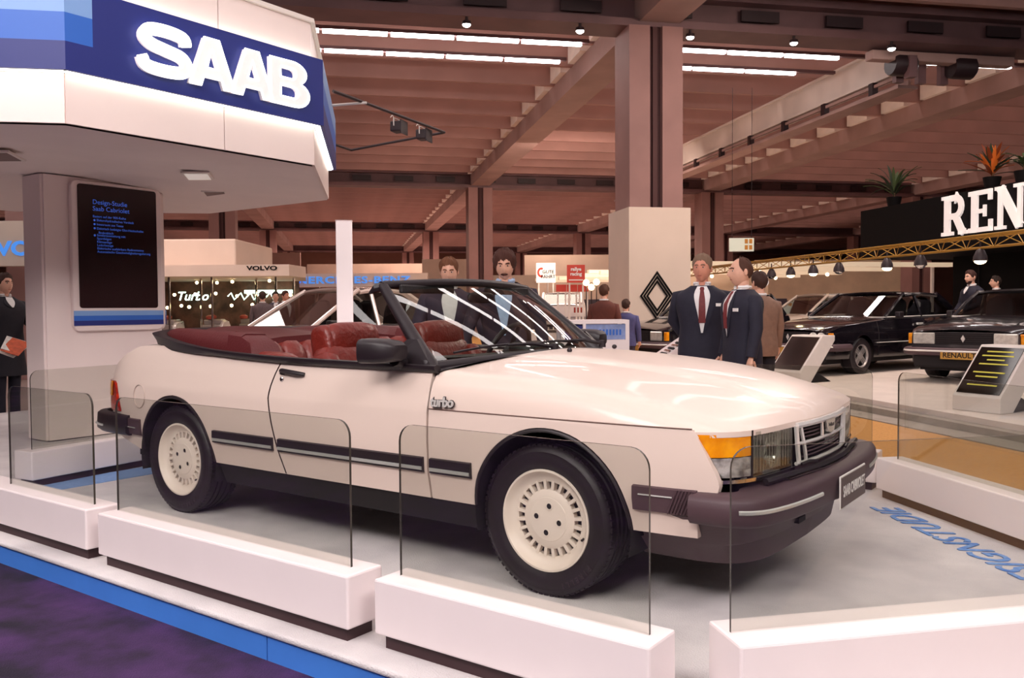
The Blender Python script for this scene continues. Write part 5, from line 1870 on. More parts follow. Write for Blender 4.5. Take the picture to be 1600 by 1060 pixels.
        mb.tube([tf((-.004+.062*cos(a), .066*sin(a), 1.495)) for a in lin_n(.5, 2*pi-.5, 18)], .016*k_, 6)
        mb.build('collar', M_s, sh_, smooth=50)
        if tie:
            M_tie = mat('tie'+tie, tie, .6, noise=.2, nscale=60)
            rows_ = [[tf(tor(z, sg*w_, .024)) for sg in (-1, 0, 1)] for z, w_ in ((1.462, .06), (1.445, .075), (1.43, .045), (1.35, .06), (1.25, .075), (1.14, .085))]
            mb = MB(); mb.sheet(rows_[::-1], (-.008, 0, 0), False); mb.build('tie', M_tie, sh_, smooth=60)
    if badge:
        mb = MB(); c = tor(1.30, .62, .026); c = tf(c)
        mb.box((-.003, -.045, -.014), (.004, .045, .014)); mb.v = [Vector(q)+c for q in mb.v]; b_ = mb.build('badge', M_wprint, jk, smooth=0)
    # trousers and shoes
    mb = MB()
    mb.loft([[tf(tor(z, 2*pi*i/20, -.004)) for i in range(20)] for z in (.80, .88, .96, 1.02)], True, True)
    for sg in (-1, 1):
        mb.tube([tf((0, sg*.088, .86)), tf((.01, sg*.095, .68)), tf((.015, sg*.095, .49)), tf((.0, sg*.095, .28)), tf((.0, sg*.095, .07))], [.098*k_, .088*k_, .072*k_, .066*k_, .064*k_], 12)
    mb.build('trousers', M_t, body, smooth=70)
    for sg in (-1, 1):
        mb = MB()
        mb.loft([[Vector((x, sg*.095+w_*cos(a), max(0.0, hz*(.5+.5*sin(a))*2)))*k_ for a in lin_n(0, 2*pi, 12)[:-1]] for x, w_, hz in ((-.085, .022, .03), (-.07, .036, .045), (0, .042, .05), (.09, .045, .036), (.15, .040, .028), (.19, .02, .016))], True, True)
        mb.build('shoe', M_under, body, smooth=60)
    return t
def degrees_(a):
    return a*180/pi

person('man with brown wavy hair in a pale shirt and open dark jacket behind the windscreen', 702, 7.9, FZ, (.10, -1), 1.75, jacket='#2c2438', shirt='#e2dedc', hair='#6a4028', lean=.10, hyaw=-.1, hpitch=.12, arms='lean', opening=1.15)
person('man with a moustache in a navy blazer and pale blue collar behind the windscreen', 792, 7.4, FZ, (-.12, -1), 1.79, jacket='#22182a', shirt='#a8c0e0', hair='#452218', lean=.14, hyaw=.05, hpitch=.16, arms='lean', style='long', moustache=True, opening=1.0)
person('grey-haired man in dark suit with maroon tie and name badge beside the diamond emblem', 1097, 7.9, FZ, (-.22, -1), 1.76, hair='#7c6250', skin=M_skin2, tie='#6a1c1e', hyaw=-.25, arms='behind', badge=True, opening=1.0)
person('balding man in dark suit turned towards his colleague with his name badge showing', 1160, 7.3, FZ, (-1, -.2), 1.70, hair='#4a2a1c', style='bald', tie='#7a2226', hyaw=-.15, arms='down', badge=True, opening=.95)
person('dark-haired man mostly hidden behind the balding man', 1187, 9.3, FZ, (-.3, 1), 1.66, jacket='#8a6a5a', hair='#3a2018', arms='down')
person('bearded man in a navy coat leaning on the black four-lamp saloon', 1521, 15.9, .02, (-1, -.1), 1.78, jacket='#181628', hair='#3a1c14', beard=True, coat=True, arms='front', hyaw=.15, lean=.08, opening=.3)
person('man in brown coat standing behind the navy-coated bearded man', 1556, 17.4, .02, (-1, .2), 1.72, jacket='#5a3828', hair='#2a1a14', coat=True, opening=.3)
person('man in a brown jacket seen from behind near the red rally posters', 944, 14.2, FZ, (.35, .94), 1.66, jacket='#5c2c22', hair='#4a2818', coat=True)
person('small figure in a blue jumper beside the pillar cladding', 978, 14.4, FZ, (.3, .95), 1.42, jacket='#4a4a78', trousers='#3a3040', hair='#3a2218')
person('man in grey suit seen from behind under the pale canopy', 411, 20.5, FZ, (-.2, .98), 1.72, jacket='#6a5a5c', hair='#3a2018')
person('dark-haired man at the pale canopy, beside the grey-suited man', 431, 22.0, FZ, (.4, -.9), 1.74, jacket='#3a3444', hair='#2a1812')
person('red-faced man looking towards the fastback car under the pale canopy', 446, 21.0, FZ, (.8, -.5), 1.74, jacket='#4a3038', hair='#4a2018', skin=M_skin2)
person('man in a black coat holding printed leaflets beside the info tower', 8, 10.4, FZ, (.9, -.4), 1.74, jacket='#16121e', hair='#3a2018', coat=True, arms='hold', opening=.3)
for k, (cl, dz, dx) in enumerate((('#e0ded8', 0, 0), ('#c8542c', .02, .03), ('#d8d4d0', .04, -.02))):
    q = AT(22, 545, 9.95)
    mb = MB(); mb.box((-.10, -.15, 0), (.10, .15, .006))
    o = mb.build('leaflet', mat('leaflet'+cl, cl, .6, noise=.25, nscale=18), None, smooth=0)
    o.location = (q.x+dx, q.y, q.z+dz); o.rotation_euler = (.5, .35, .6+.25*k)
    tag(o, ('white leaflet held by the man in the black coat', 'orange leaflet held by the man in the black coat', 'grey printed leaflet on top of the orange leaflet')[k], 'leaflet', 'leaflets in the hand')
# ================================================================ neighbouring stands
M_blackw = mat('black_panel', '#070405', 0.7, spec=0.15)
M_beige = mat('beige_panel', '#d2bfb0', 0.7, noise=0.05, nscale=1)
M_gold = mat('gold_truss', '#a87c2c', 0.4, metal=0.5)
M_glow = emis('warm_bulb', '#ffe2a8', 12.0)
M_rwhite = mat('sign_white', '#f0e8e4', 0.4, emit='#f4ece8', estr=0.35)
# ---- Renault fascia (runs along the hall axis)
BF = 13.0
rf = thing('sign_fascia', 'long black fascia with large white serif lettering above the black saloons', 'sign', H(15, BF, 2.34))
mb = MB(); hbox(mb, 2.0, 20.1, BF, BF+.35, 2.34, 3.58); wparent(mb.build('fascia_board', M_blackw, smooth=0), rf)
mb = MB(); hbox(mb, 19.8, 20.1, BF+.35, BF+8, 2.34, 3.58); wparent(mb.build('fascia_return', M_blackw, smooth=0), rf)
mb = MB(); hbox(mb, 2.0, 20.1, BF+.35, BF+8, 2.34, 2.44); wparent(mb.build('fascia_soffit', M_blackw, smooth=0), rf)
def pbox(mb, x0, y0, x1, y1):
    mb.add([(x0, y0, 0), (x1, y0, 0), (x1, y1, 0), (x0, y1, 0), (x0, y0, .05), (x1, y0, .05), (x1, y1, .05), (x0, y1, .05)],
           [(3, 2, 1, 0), (4, 5, 6, 7), (0, 1, 5, 4), (1, 2, 6, 5), (2, 3, 7, 6), (3, 0, 4, 7)])
def slab_letter(ch):
    mb = MB()
    e = (0, .05)
    if ch in 'REN':
        stem = lambda x: (pbox(mb, x, 0, x+.2, 1))
    if ch == 'R':
        pbox(mb, .10, 0, .30, 1); pbox(mb, 0, 0, .42, .09); pbox(mb, 0, .91, .4, 1)
        stroke(mb, [(.3, .93), (.5, .93)]+arc(.5, .70, .20, .23, 90, -90, 10)+[(.3, .47)], .15, ext=e)
        stroke(mb, [(.5, .47), (.72, .10), (.80, .045)], .19, ext=e); pbox(mb, .62, 0, .92, .09)
        return mb, .95
    if ch == 'E':
        pbox(mb, .10, 0, .30, 1); pbox(mb, 0, 0, .78, .11); pbox(mb, 0, .89, .76, 1); pbox(mb, .3, .45, .56, .55)
        pbox(mb, .68, .0, .78, .28); pbox(mb, .66, .74, .76, 1); pbox(mb, .50, .36, .57, .64)
        return mb, .86
    if ch == 'N':
        pbox(mb, .10, 0, .22, 1); pbox(mb, .70, 0, .82, 1); pbox(mb, 0, 0, .33, .08); pbox(mb, 0, .92, .3, 1); pbox(mb, .58, .92, .93, 1)
        stroke(mb, [(.16, .97), (.76, .03)], .22, ext=e)
        return mb, 1.0
    if ch == 'A':
        stroke(mb, [(.08, .03), (.40, .98)], .11, ext=e); stroke(mb, [(.45, .98), (.78, .03)], .2, ext=e); pbox(mb, .2, .27, .66, .36)
        pbox(mb, 0, 0, .26, .08); pbox(mb, .6, 0, .96, .08)
        return mb, 1.0
    if ch == 'U':
        stroke(mb, [(.2, .95)]+arc(.46, .32, .26, .26, 180, 360, 12)+[(.72, .95)], .17, ext=e); pbox(mb, 0, .92, .38, 1); pbox(mb, .56, .92, .9, 1)
        return mb, .97
    if ch == 'L':
        pbox(mb, .10, 0, .30, 1); pbox(mb, 0, 0, .74, .11); pbox(mb, 0, .91, .42, 1); pbox(mb, .64, 0, .74, .3)
        return mb, .82
    pbox(mb, .30, 0, .50, 1); pbox(mb, .16, 0, .64, .09); pbox(mb, 0, .89, .8, 1); pbox(mb, 0, .68, .09, 1); pbox(mb, .71, .68, .8, 1)
    return mb, .86
aa = 16.98
for ch in 'RENAULT':
    mb, adv = slab_letter(ch)
    hh, ww = .86, .86
    mb.v = [H(aa-x*ww, BF-.01-z, 2.68+y*hh) for x, y, z in mb.v]
    wparent(mb.build('letter', M_rwhite, smooth=0), rf)
    aa -= adv*ww*1.02
bw = thing('back_wall', 'tall black wall under the lettered fascia behind the dark cars', 'wall panel', H(15, BF+1.6, .02))
mb = MB(); hbox(mb, 3.0, 18.7, BF+1.6, BF+1.8, .02, 2.34); wparent(mb.build('panel', M_blackw, smooth=0), bw)
for k in range(5):
    mb = MB(); hbox(mb, 5+k*3.2, 5.03+k*3.2, BF+1.58, BF+1.6, .02, 2.34); wparent(mb.build('seam', M_under, smooth=0), bw)
# ---- gold truss with lamps
BT = 8.2
tr = thing('lighting_truss', 'thin gold lighting truss hung over the black saloons', 'truss', H(14, BT, 2.0))
for q, (b, z) in enumerate(((BT-.13, 2.06), (BT+.13, 2.06), (BT, 1.91))):
    mb = MB(); mb.tube([H(7.5, b, z), H(22.5, b, z)], .018, 5); wparent(mb.build('chord', M_gold), tr)
for k in range(30):
    a = 7.5+k*.5
    mb = MB(); mb.tube([H(a, BT-.13, 2.06), H(a+.25, BT, 1.91), H(a+.5, BT-.13, 2.06)], .007, 4); mb.tube([H(a, BT+.13, 2.06), H(a+.25, BT, 1.91), H(a+.5, BT+.13, 2.06)], .007, 4)
    wparent(mb.build('lacing', M_gold), tr)
def truss_lamp(u, v, on=True, lab=''):
    ang = fwd+RT*((u-800)/FPX)
    tpar = (BT)/ang.dot(HB)
    p = CAM+ang*tpar
    t = thing('truss_lamp', lab, 'lamp', (p.x, p.y, 1.80), random.random()*3, 'lamps on the gold truss')
    mb = MB(); mb.lathe([(.02, .1), (.05, .08), (.085, 0), (.09, -.06)], n=12); mb.build('shade', M_dark, t)
    mb = MB(); mb.tube([(0, 0, .1), (0, 0, .2)], .012, 5); mb.build('hook', M_dark, t)
    mb = MB(); mb.ell((0, 0, -.055), (.075, .075, .05), 10, 6); mb.build('bulb', M_glow if on else M_chrome, t)
for u, v in ((1235, 405), (1270, 403), (1385, 395), (1530, 381)):
    truss_lamp(u, v, True, 'glowing lamp hung from the gold truss')
for u, v in ((1205, 400), (1310, 390), (1437, 380)):
    truss_lamp(u, v, False, 'unlit black lamp hung from the gold truss')
# ---- pale lattice ceiling of a farther stand
lt = thing('lattice_ceiling', 'pale slatted light ceiling of a farther stand beyond the gold truss', 'canopy', H(30, 16, 2.3))
M_lat = mat('lattice_pale', '#e6d2b8', 0.6, emit='#ffe4c0', estr=0.35)
for k in range(12):
    mb = MB(); hbox(mb, 25+k*1.6, 25.25+k*1.6, 9.5, 19.5, 2.42+.10*(k % 2), 2.56+.10*(k % 2)); wparent(mb.build('slat', M_lat, smooth=0), lt)
for b in (10.2, 19.2):
    for a in (25.6, 43):
        mb = MB(); mb.tube([H(a, b, FZ), H(a, b, 2.5)], .06, 8); wparent(mb.build('post', M_crane), lt)
mb = MB(); hbox(mb, 44, 44.2, 8, 24, FZ, 1.6)
tag(mb.build('stand_wall', mat('slate_panel', '#4a4450', .7), None, smooth=0), 'long slate-coloured stand wall beyond the slatted ceiling', 'wall panel')
for i in range(9):
    mb = MB(); mb.ell((0, 0, 0), (.07, .07, .07), 8, 6)
    o = mb.build('ceiling_bulb', M_glow, None)
    o.location = H(26+1.9*i, 10.5+(i*3.7) % 7.5, 2.36)
    tag(o, 'warm glowing bulb under the pale slatted ceiling', 'bulb', 'bulbs under the slatted ceiling')
# ---- plants on the fascia
def plant(name, label, a, b, z, cols, n, ln, droop, wid):
    t = thing(name, label, 'plant', H(a, b, z))
    mb = MB(); mb.lathe([(0, 0), (.14, 0), (.18, .22), (.16, .22), (.15, .18), (0, .18)], n=14); mb.build('pot', M_blackw, t)
    rnd = random.Random(int(a*10))
    mb = MB(); mb.tube([(0, 0, .15), (.02, 0, .5)], [.03, .02], 6); mb.build('stem', mat('plant_stem', '#5a4028', .8), t)
    for k in range(n):
        az = 2*pi*k/n*2.4+rnd.uniform(-.3, .3)
        el = rnd.uniform(.25, 1.3)
        L_ = ln*rnd.uniform(.7, 1.1)
        P0 = Vector((.01*cos(az), .01*sin(az), rnd.uniform(.25, .5)))
        rows_ = []
        for f in lin_n(0, 1, 7):
            r = L_*f*cos(el); zz = L_*f*sin(el)-droop*f*f
            c = P0+Vector((cos(az)*r, sin(az)*r, zz))
            w_ = wid*sin(pi*min(1, .1+.9*f))+.002
            sd = Vector((-sin(az), cos(az), 0))*w_
            rows_.append([c-sd, c+Vector((0, 0, -.01)), c+sd])
        mb = MB(); mb.sheet(rows_, (0, 0, -.003)); mb.build('leaf', cols[k % len(cols)], t, smooth=60)
    return t
G1, G2 = mat('leaf_green', '#4a5a34', .6), mat('leaf_dark', '#2e3a26', .6)
O1, O2 = mat('leaf_orange', '#c8641c', .6), mat('leaf_rust', '#8a3c16', .6)
plant('potted_palm', 'green potted palm standing on the end of the black fascia', 19.0, BF+.18, 3.585, [G1, G2], 26, 1.05, .35, .035)
plant('potted_plant', 'orange-leaved plant on top of the black lettered fascia', 15.75, BF+.18, 3.585, [O1, O2, G2], 44, .62, .10, .04)
plant('potted_plant', 'small green plant beside the orange-leaved plant', 14.9, BF+.18, 3.585, [G2, G1], 24, .5, .15, .03)
# ---- pillar cladding with the diamond emblem
ca, cbb = GA0, BB0-.1
cl = thing('pillar_cladding', 'white box cladding round the tall pillar foot with a striped diamond emblem', 'cladding', H(ca, cbb, FZ))
for nm, q in (('front_board', (ca-.72, ca-.66, cbb-.69, cbb+.69)), ('back_board', (ca+.66, ca+.72, cbb-.69, cbb+.69)), ('side_board', (ca-.66, ca+.66, cbb-.69, cbb-.64)), ('side_board', (ca-.66, ca+.66, cbb+.64, cbb+.69))):
    mb = MB(); hbox(mb, q[0], q[1], q[2], q[3], FZ, 3.28); wparent(mb.build(nm, M_beige, smooth=0), cl)
ec = (cbb+.03-.1, 1.40)
for k, (ro, wd) in enumerate(((1.0, .07), (.81, .07), (.62, .07))):
    hw, hh = .36*ro, .50*ro
    mb = MB()
    pts = [(0, hh), (hw, 0), (0, -hh), (-hw, 0)]
    stroke(mb, pts, .034, closed=True, ext=(0, .03))
    mb.v = [H(ca-.72-z, ec[0]+x, ec[1]+y) for x, y, z in mb.v]
    wparent(mb.build('diamond_stripe', M_blackw, smooth=0), cl)
# ---- lecterns with sloping info panels
def lectern(label, u, d, rz_off, w=.55, ln=.85, dark=True):
    p, yaw = frame2d(u, d, -.75, -.66)
    t = thing('info_lectern', label, 'lectern', (p.x, p.y, .02), yaw+rz_off)
    # profile in x (towards reader) / z
    prof = [(.32, 0), (.32, .16), (-.16, .70), (-.42, .70), (-.42, .62), (.10, 0)]
    mb = MB(); mb.prism([(x, -w/2, z) for x, z in prof], (0, w, 0)); mb.build('body', mat('brushed_white', '#d8d0ca', .35, noise=.04, nscale=8), t, smooth=0, bevel=.008)
    mb = MB(); mb.prism([(.10, -w/2+.02, 0), (-.30, -w/2+.02, .02), (-.36, -w/2+.02, 0), (-.05, -w/2+.02, .16)], (0, w-.04, 0)); mb.build('foot', M_under, t, smooth=0)
    nrm = Vector((.54, 0, .48)).normalized()
    up = Vector((-.48, 0, .54)).normalized()
    c = Vector((.08, 0, .43))
    mb = MB(); mb.obox(c-up*.32+Vector((0, -w/2+.03, 0))+nrm*.001, up*.64, (0, w-.06, 0), nrm*.008); pn = mb.build('info_panel', mat('gloss_black', '#15100c', .08) if dark else M_chrome, t, smooth=0)
    if dark:
        M_y = mat('yellow_print', '#c8c040', .6)
        for k in range(9):
            L_ = (.30, .36, .2, .33, .0, .36, .25, .0, .34)[k]
            if not L_:
                continue
            mb = MB(); mb.obox(c+up*(.25-.058*k)+Vector((0, -L_/2, 0))+nrm*.009, up*.018, (0, L_, 0), nrm*.001); mb.build('print_line', M_y, pn, smooth=0)
    return t
lectern('sloping black info panel with yellow print on a pale stand before the square-lamped saloon', 1556, 9.35, -.25)
lectern('sloping mirrored info panel on a pale stand before the black four-lamp saloon', 1250, 13.1, -.2, w=.6, dark=False)
# ---- display desk and control panel behind the bonnet
p, yaw = frame2d(925, 9.3, .05, -1)
dk = thing('display_desk', 'white display desk with a blue glass front panel behind the bonnet', 'desk', (p.x, p.y, FZ), yaw)
mb = MB(); mb.box((-.25, -.36, 0), (.25, .36, .95)); mb.box((-.25, -.36, 1.12), (.25, .36, 1.16))
mb.box((-.25, -.36, .95), (-.20, -.32, 1.12)); mb.box((.20, -.36, .95), (.25, -.32, 1.12)); mb.box((.20, .32, .95), (.25, .36, 1.12)); mb.box((-.25, .32, .95), (-.20, .36, 1.12)); mb.box((.2, -.13, .95), (.25, -.10, 1.12))
mb.build('carcass', M_white, dk, smooth=0)
mb = MB(); mb.box((.225, -.10, .955), (.235, .32, 1.115)); pn = mb.build('screen', mat('blue_panel', '#8a9ac8', .3, noise=.2, nscale=14), dk, smooth=0)
mb = MB(); mb.box((-.2, -.32, .95), (.2, -.13, 1.11)); mb.build('side_bay', M_b3, dk, smooth=0)
for k in range(10):
    mb = MB(); mb.box((.236, -.06+.035*k, 1.00), (.238, -.04+.035*k, 1.06)); mb.build('panel_mark', M_b2, pn, smooth=0)
p, yaw = frame2d(1026, 9.3, .05, -1)
ck = thing('control_console', 'white wedge console with dark keys beside the display desk', 'console', (p.x, p.y, FZ), yaw)
mb = MB(); mb.prism([(-.25, .42, 0), (-.25, .42, .95), (-.25, .34, .98), (-.25, -.30, .55), (-.25, -.30, 0)], (.5, 0, 0)); mb.build('body', M_white, ck, smooth=0, bevel=.005)
for k in range(14):
    f = k/13
    y, z = lerp(.26, -.27, f), lerp(.93, .575, f)
    for j in range(2):
        mb = MB(); mb.box((-.02+.13*j, -.012, -.006), (.09+.13*j, .012, .012)); o = mb.build('key', M_under if k % 2 else M_chrome, ck, smooth=0); o.location = (0, y, z); o.rotation_euler = (.59, 0, 0)
# ---- pale canopy stand on the left
p0 = AT(262, 440, 25.0); p1 = AT(452, 440, 25.0)
ex = Vector((p1.x-p0.x, p1.y-p0.y, 0)); LW = ex.length; ex.normalize(); ey = Vector((-ex.y, ex.x, 0))
vc = thing('pale_canopy', 'pale flat canopy with black maker lettering on chrome posts', 'canopy', (p1.x, p1.y, FZ))
P0 = Vector((p1.x, p1.y, 0))-ex*7.0
def vb(mb, x0, x1, y0, y1, z0, z1):
    mb.obox(P0+ex*x0+ey*y0+Vector((0, 0, z0)), ex*(x1-x0), ey*(y1-y0), (0, 0, z1-z0))
mb = MB(); mb.prism([P0+Vector((0, 0, 2.14)), P0+ex*7+Vector((0, 0, 2.14)), P0+ex*7.1+ey*1.6+Vector((0, 0, 2.14)), P0+ex*6.3+ey*5+Vector((0, 0, 2.14)), P0+ey*5+Vector((0, 0, 2.14))], (0, 0, .33)); wparent(mb.build('roof', M_beige, smooth=0), vc)
mb = MB(); vb(mb, 1.2, 5.15, 1.0, 5, 2.47, 3.3); wparent(mb.build('upper_box', M_beige, smooth=0, bevel=.05), vc)
c = P0+ex*6.22+Vector((0, 0, 2.36))-ey*.012
wparent(text('lettering', 'VOLVO', .17, M_blackw, c, ex, (0, 0, 1), None, .004, bold=.006, sx=1.55), vc)
for x, y in ((2.4, .3), (3.4, .3), (3.9, 1.5), (4.65, .3), (5.6, 1.5), (6.5, .4), (6.8, 1.3)):
    mb = MB(); mb.tube([P0+ex*x+ey*y+Vector((0, 0, FZ)), P0+ex*x+ey*y+Vector((0, 0, 2.14))], .035, 8); wparent(mb.build('chrome_post', M_chrome), vc)
mb = MB(); vb(mb, 0, 6.1, 4.7, 4.85, FZ, 2.14); wparent(mb.build('rear_wall', mat('brown_back_wall', '#6a4638', .7, noise=.6, nscale=3), smooth=0), vc)
for i in range(26):
    x = 1.9+(i*1.37) % 4.9; y = .6+(i*2.3) % 3.0; z = 1.95-(i*.37) % .75 if i > 5 else 2.05
    mb = MB(); mb.ell((0, 0, 0), (.05, .05, .05), 8, 6); o = mb.build('hanging_bulb', M_glow, None); o.location = P0+ex*x+ey*y+Vector((0, 0, z))
    tag(o, 'small warm bulb hanging under the pale canopy', 'bulb', 'bulbs under the pale canopy')
nm_ = emis('neon_green', '#d8ffe4', 5.0)
ns = text('neon_script', 'Turbo', .42, nm_, P0+ex*2.7+ey*4.0+Vector((0, 0, 1.62)), ex, (0, 0, 1), None, .01, shear=.3, bold=.002)
tag(ns, 'pale green neon word glowing under the pale canopy, next to the info tower', 'neon sign')
mb = MB()
mb.tube([P0+ex*(3.9+.11*k)+ey*4.0+Vector((0, 0, 1.62+.13*sin(k*2.1)*(1 if k % 3 else .5))) for k in range(15)], .022, 5)
tag(mb.build('neon_script', nm_), 'long pale green neon squiggle glowing under the pale canopy', 'neon sign')
mb = MB(); vb(mb, 4.3, 6.0, 4.5, 4.6, 1.72, 1.84); tag(mb.build('light_bar', emis('green_bar', '#d8f4e0', 3.0), None, smooth=0), 'pale green light bar at the back of the pale canopy stand', 'light')
# engines on show
def engine(label, x, y, s):
    b = P0+ex*x+ey*y
    t = thing('engine_display', label, 'engine', (b.x, b.y, FZ), .4, 'engines on show under the pale canopy')
    mb = MB(); mb.box((-.3, -.3, 0), (.3, .3, .45)); mb.build('pedestal', M_blackw, t, smooth=0)
    mb = MB(); mb.box((-.28*s, -.2*s, .5), (.28*s, .2*s, .85)); mb.box((-.26*s, -.13*s, .85), (.26*s, .13*s, 1.0)); mb.build('block', M_alloy, t, smooth=0, bevel=.03)
    mb = MB(); mb.lathe([(0, .06), (.05, .06), (.06, .03), (.2*s, .03), (.22*s, 0), (.22*s, -.06)], c=(.32*s, 0, .72), axis=(1, 0, 0), n=18); mb.build('flywheel', M_trim, t)
    for k in range(4):
        mb = MB(); mb.tube(spath([(-.2*s+.13*s*k, .2*s, .9), (-.2*s+.13*s*k, .34*s, .92), (-.2*s+.13*s*k, .36*s, .75)], 6), .025, 6); mb.build('manifold', M_silver, t)
    mb = MB(); mb.lathe([(.02, 0), (.12, .02), (.13, .1), (.05, .14)], c=(-.1, -.1, 1.0), n=14); mb.build('air_filter', mat('filter_red', '#9a4030', .5), t)
engine('small silver engine on a black pedestal behind the bright flywheel engine', 5.0, 2.6, .85)
engine('silver engine on a black pedestal under the neon word', 2.5, 2.8, .9)
engine('silver engine on a black pedestal under the neon squiggle', 3.8, 3.2, .9)
engine('silver engine on a black pedestal nearest the info tower', 3.1, 1.0, 1.0)
engine('large silver engine with a bright flywheel on a black pedestal beside chrome posts', 4.35, 1.4, 1.15)
# far left: second maker sign in blue
q0 = AT(-20, 380, 15.0)
bx = thing('blue_letter_fascia', 'pale fascia with glowing blue letters beyond the info tower', 'sign', (q0.x, q0.y, 1.9))
r_ = Vector((RT.x, RT.y, 0)).normalized(); f_ = Vector((fwd.x, fwd.y, 0)).normalized()
mb = MB(); mb.obox(Vector((q0.x, q0.y, 1.95))-r_*1.5, r_*3.2, f_*.3, (0, 0, .78)); wparent(mb.build('board', M_beige, smooth=0), bx)
mb = MB(); mb.obox(Vector((q0.x, q0.y, FZ))-r_*1.4+f_*.1, r_*.1, f_*.1, (0, 0, 2.1)); wparent(mb.build('post', M_crane, smooth=0), bx); mb = MB(); mb.obox(Vector((q0.x, q0.y, FZ))+r_*1.5+f_*.1, r_*.1, f_*.1, (0, 0, 2.1)); wparent(mb.build('post', M_crane, smooth=0), bx)
wparent(text('lettering', 'VOLVO', .34, mat('blue_letter', '#4a90e8', .4, emit='#4a90f0', estr=.6), Vector((q0.x, q0.y, 2.24))+r_*.85-f_*.012, r_, (0, 0, 1), None, .006, bold=.012, sx=1.2), bx)
# ---- far fascia with blue maker lettering
q0 = AT(440, 438, 40); q1 = AT(668, 438, 40)
mf = thing('blue_letter_fascia', 'long pale far fascia with blue hyphenated maker lettering', 'sign', (q0.x, q0.y, FZ))
mb = MB(); mb.obox(Vector((q0.x, q0.y, 2.2)), Vector((q1.x-q0.x, q1.y-q0.y, 0)), f_*.3, (0, 0, .62)); wparent(mb.build('board', M_beige, smooth=0), mf)
mb = MB(); mb.obox(Vector((q0.x, q0.y, FZ))+f_*.4, Vector((q1.x-q0.x, q1.y-q0.y, 0)), f_*.1, (0, 0, 2.3)); wparent(mb.build('wall', mat('far_dark_wall', '#5a4440', .8), smooth=0), mf)
c = AT(552, 438, 39.9)
wparent(text('lettering', 'MERCEDES-BENZ', .44, mat('blue_letter', '#4a90e8', .4), (c.x, c.y, 2.5), r_, (0, 0, 1), None, .01, bold=.012, sx=1.45, space=1.1), mf)
# ---- posters and small signs
def board(name, label, u0, u1, v0, v1, d, m, th=.08, post=True):
    a = AT(u0, v1, d); b = AT(u1, v0, d)
    w_ = (u1-u0)/FPX*d
    t = thing(name, label, 'sign', (a.x, a.y, FZ if post else a.z))
    mb = MB(); mb.obox((a.x, a.y, a.z), r_*w_, f_*th, (0, 0, b.z-a.z)); wparent(mb.build('panel', m, smooth=0), t)
    if post:
        for f in (.1, .85):
            mb = MB(); mb.obox(Vector((a.x, a.y, FZ))+r_*w_*f+f_*th*.3, r_*.05, f_*.05, (0, 0, a.z-FZ)); wparent(mb.build('post', M_crane, smooth=0), t)
    return t, Vector((a.x, a.y, a.z)), w_, b.z-a.z
t, a, w_, h_ = board('light_box_sign', 'white light box with a red arc and black lettering', 838, 868, 411, 442, 35, mat('lightbox', '#f4efe6', .5, emit='#f8f2e8', estr=.5))
mb = MB(); stroke(mb, arc(.26*w_, .52*h_, .16*w_, .2*h_, 60, 300, 14), .1*w_, ext=(0, .02)); mb.v = [a+r_*x+Vector((0, 0, y))-f_*(z+.005) for x, y, z in mb.v]; wparent(mb.build('red_arc', mat('sign_red', '#d83a24', .5), smooth=0), t)
wparent(text('lettering', 'GUTE\nFAHRT', .19, M_blackw, a+r_*w_*.62+Vector((0, 0, h_*.42))-f_*.05, r_, (0, 0, 1), None, .008, bold=.003), t)
t, a, w_, h_ = board('red_poster', 'red poster board with white lower-case lettering', 886, 914, 414, 442, 27, mat('poster_red', '#d04030', .5))
wparent(text('lettering', 'rallye\nracing', .15, M_wprint, a+r_*w_*.5+Vector((0, 0, h_*.62))-f_*.01, r_, (0, 0, 1), None, .004, bold=.006), t)
mb = MB(); mb.obox(a+r_*w_*.1+Vector((0, 0, h_*.12))-f_*.006, r_*w_*.8, f_*.004, (0, 0, h_*.06)); wparent(mb.build('text_bar', M_wprint, smooth=0), t)
for k in range(3):
    board('red_banner', ('red banner board nearest the white light box', 'red banner board under the red poster', 'red banner board beside the brown-jacketed man')[k], 869+k*17, 885+k*17, 445, 456, 27.5, mat('poster_red', '#d04030', .5), post=True)
t, a, w_, h_ = board('hanging_sign', 'small hanging pale sign with orange squares above the suited men', 1140, 1178, 372, 393, 24, mat('pale_sign', '#dfe0cc', .5, emit='#e8ecd8', estr=.25), post=False)
for k in range(2):
    for j in range(2):
        mb = MB(); mb.obox(a+r_*w_*(.62+.18*k)+Vector((0, 0, h_*(.12+.46*j)))-f_*.006, r_*w_*.13, f_*.004, (0, 0, h_*.34)); wparent(mb.build('orange_square', mat('sq_orange', '#d89030', .5), smooth=0), t)
for f in (.1, .9):
    mb = MB(); mb.tube([a+r_*w_*f+Vector((0, 0, h_)), Vector((a.x, a.y, 7.2))+r_*w_*f], .008, 4); wparent(mb.build('wire', M_dark), t)
cq = AT(1193, 441, 12.5)
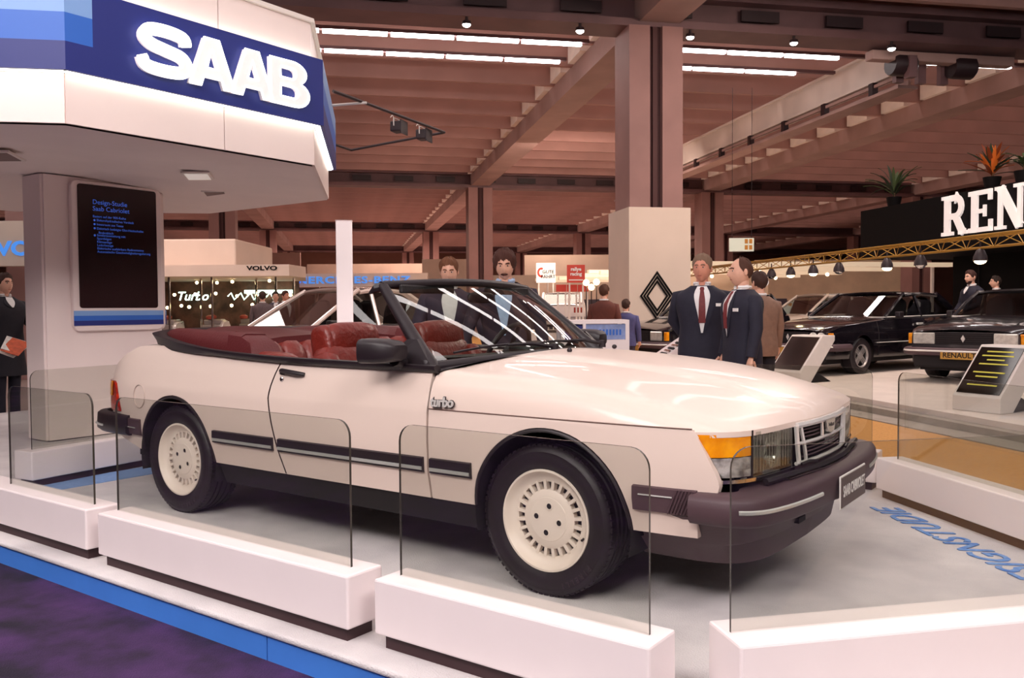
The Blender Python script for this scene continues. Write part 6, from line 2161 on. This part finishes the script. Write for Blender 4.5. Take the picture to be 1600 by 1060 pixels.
ckk = thing('clock', 'round white clock on a post behind the suited men', 'clock', (cq.x, cq.y, FZ))
mb = MB(); mb.lathe([(0, .03), (.055, .03), (.07, .02), (.07, -.03), (0, -.03)], c=cq, axis=-f_, n=18); wparent(mb.build('face', M_rwhite), ckk)
mb = MB(); mb.tube([(cq.x, cq.y, FZ), (cq.x, cq.y, cq.z-.07)], .02, 6); wparent(mb.build('post', M_dark), ckk)
mb = MB(); mb.obox(cq-f_*.032, r_*.008, f_*.002, (0, 0, .05)); mb.obox(cq-f_*.032, r_*.04, f_*.002, (0, 0, .008)); wparent(mb.build('hands', M_blackw, smooth=0), ckk)
# bright lamps near the rally poster
for u, v in ((916, 442), (924, 449), (932, 441), (966, 450)):
    q = AT(u, v, 24)
    t = thing('tripod_lamp', 'bright round lamp glowing above the brown-jacketed man' if u < 950 else 'bright round lamp glowing beside the pillar cladding', 'lamp', (q.x, q.y, FZ), 0, 'glowing lamps by the red posters')
    mb = MB(); mb.ell((0, 0, q.z-FZ), (.09, .09, .09), 10, 6); mb.build('bulb', M_glow, t)
    mb = MB(); mb.tube([(0, 0, 0), (0, 0, q.z-FZ-.08)], .015, 5); mb.build('stand', M_dark, t)
# far partition walls of other stands
for k, (u0, u1, v0, v1, d, cl_) in enumerate(((660, 742, 405, 470, 50, '#c8b09c'), (742, 840, 430, 470, 44, '#a89484'), (820, 975, 398, 470, 52, '#d0bca8'), (480, 665, 412, 440, 60, '#b49c8c'), (1065, 1200, 420, 470, 36, '#c8b098'), (1180, 1440, 405, 470, 60, '#e0c8a8'), (262, 470, 395, 470, 60, '#7a5a50'))):
    board('far_partition', ('beige partition of a far stand beyond the man with wavy hair', 'grey-brown partition of a far stand beyond the moustached man', 'wide beige partition behind the red posters', 'pale partition above the blue hyphenated lettering', 'beige partition behind the grey-haired suited man', 'wide warm partition beyond the slatted ceiling', 'brown partition behind the pale canopy')[k], u0, u1, v0, v1, d, mat('partition'+cl_, cl_, .8, noise=.1, nscale=1), .2)
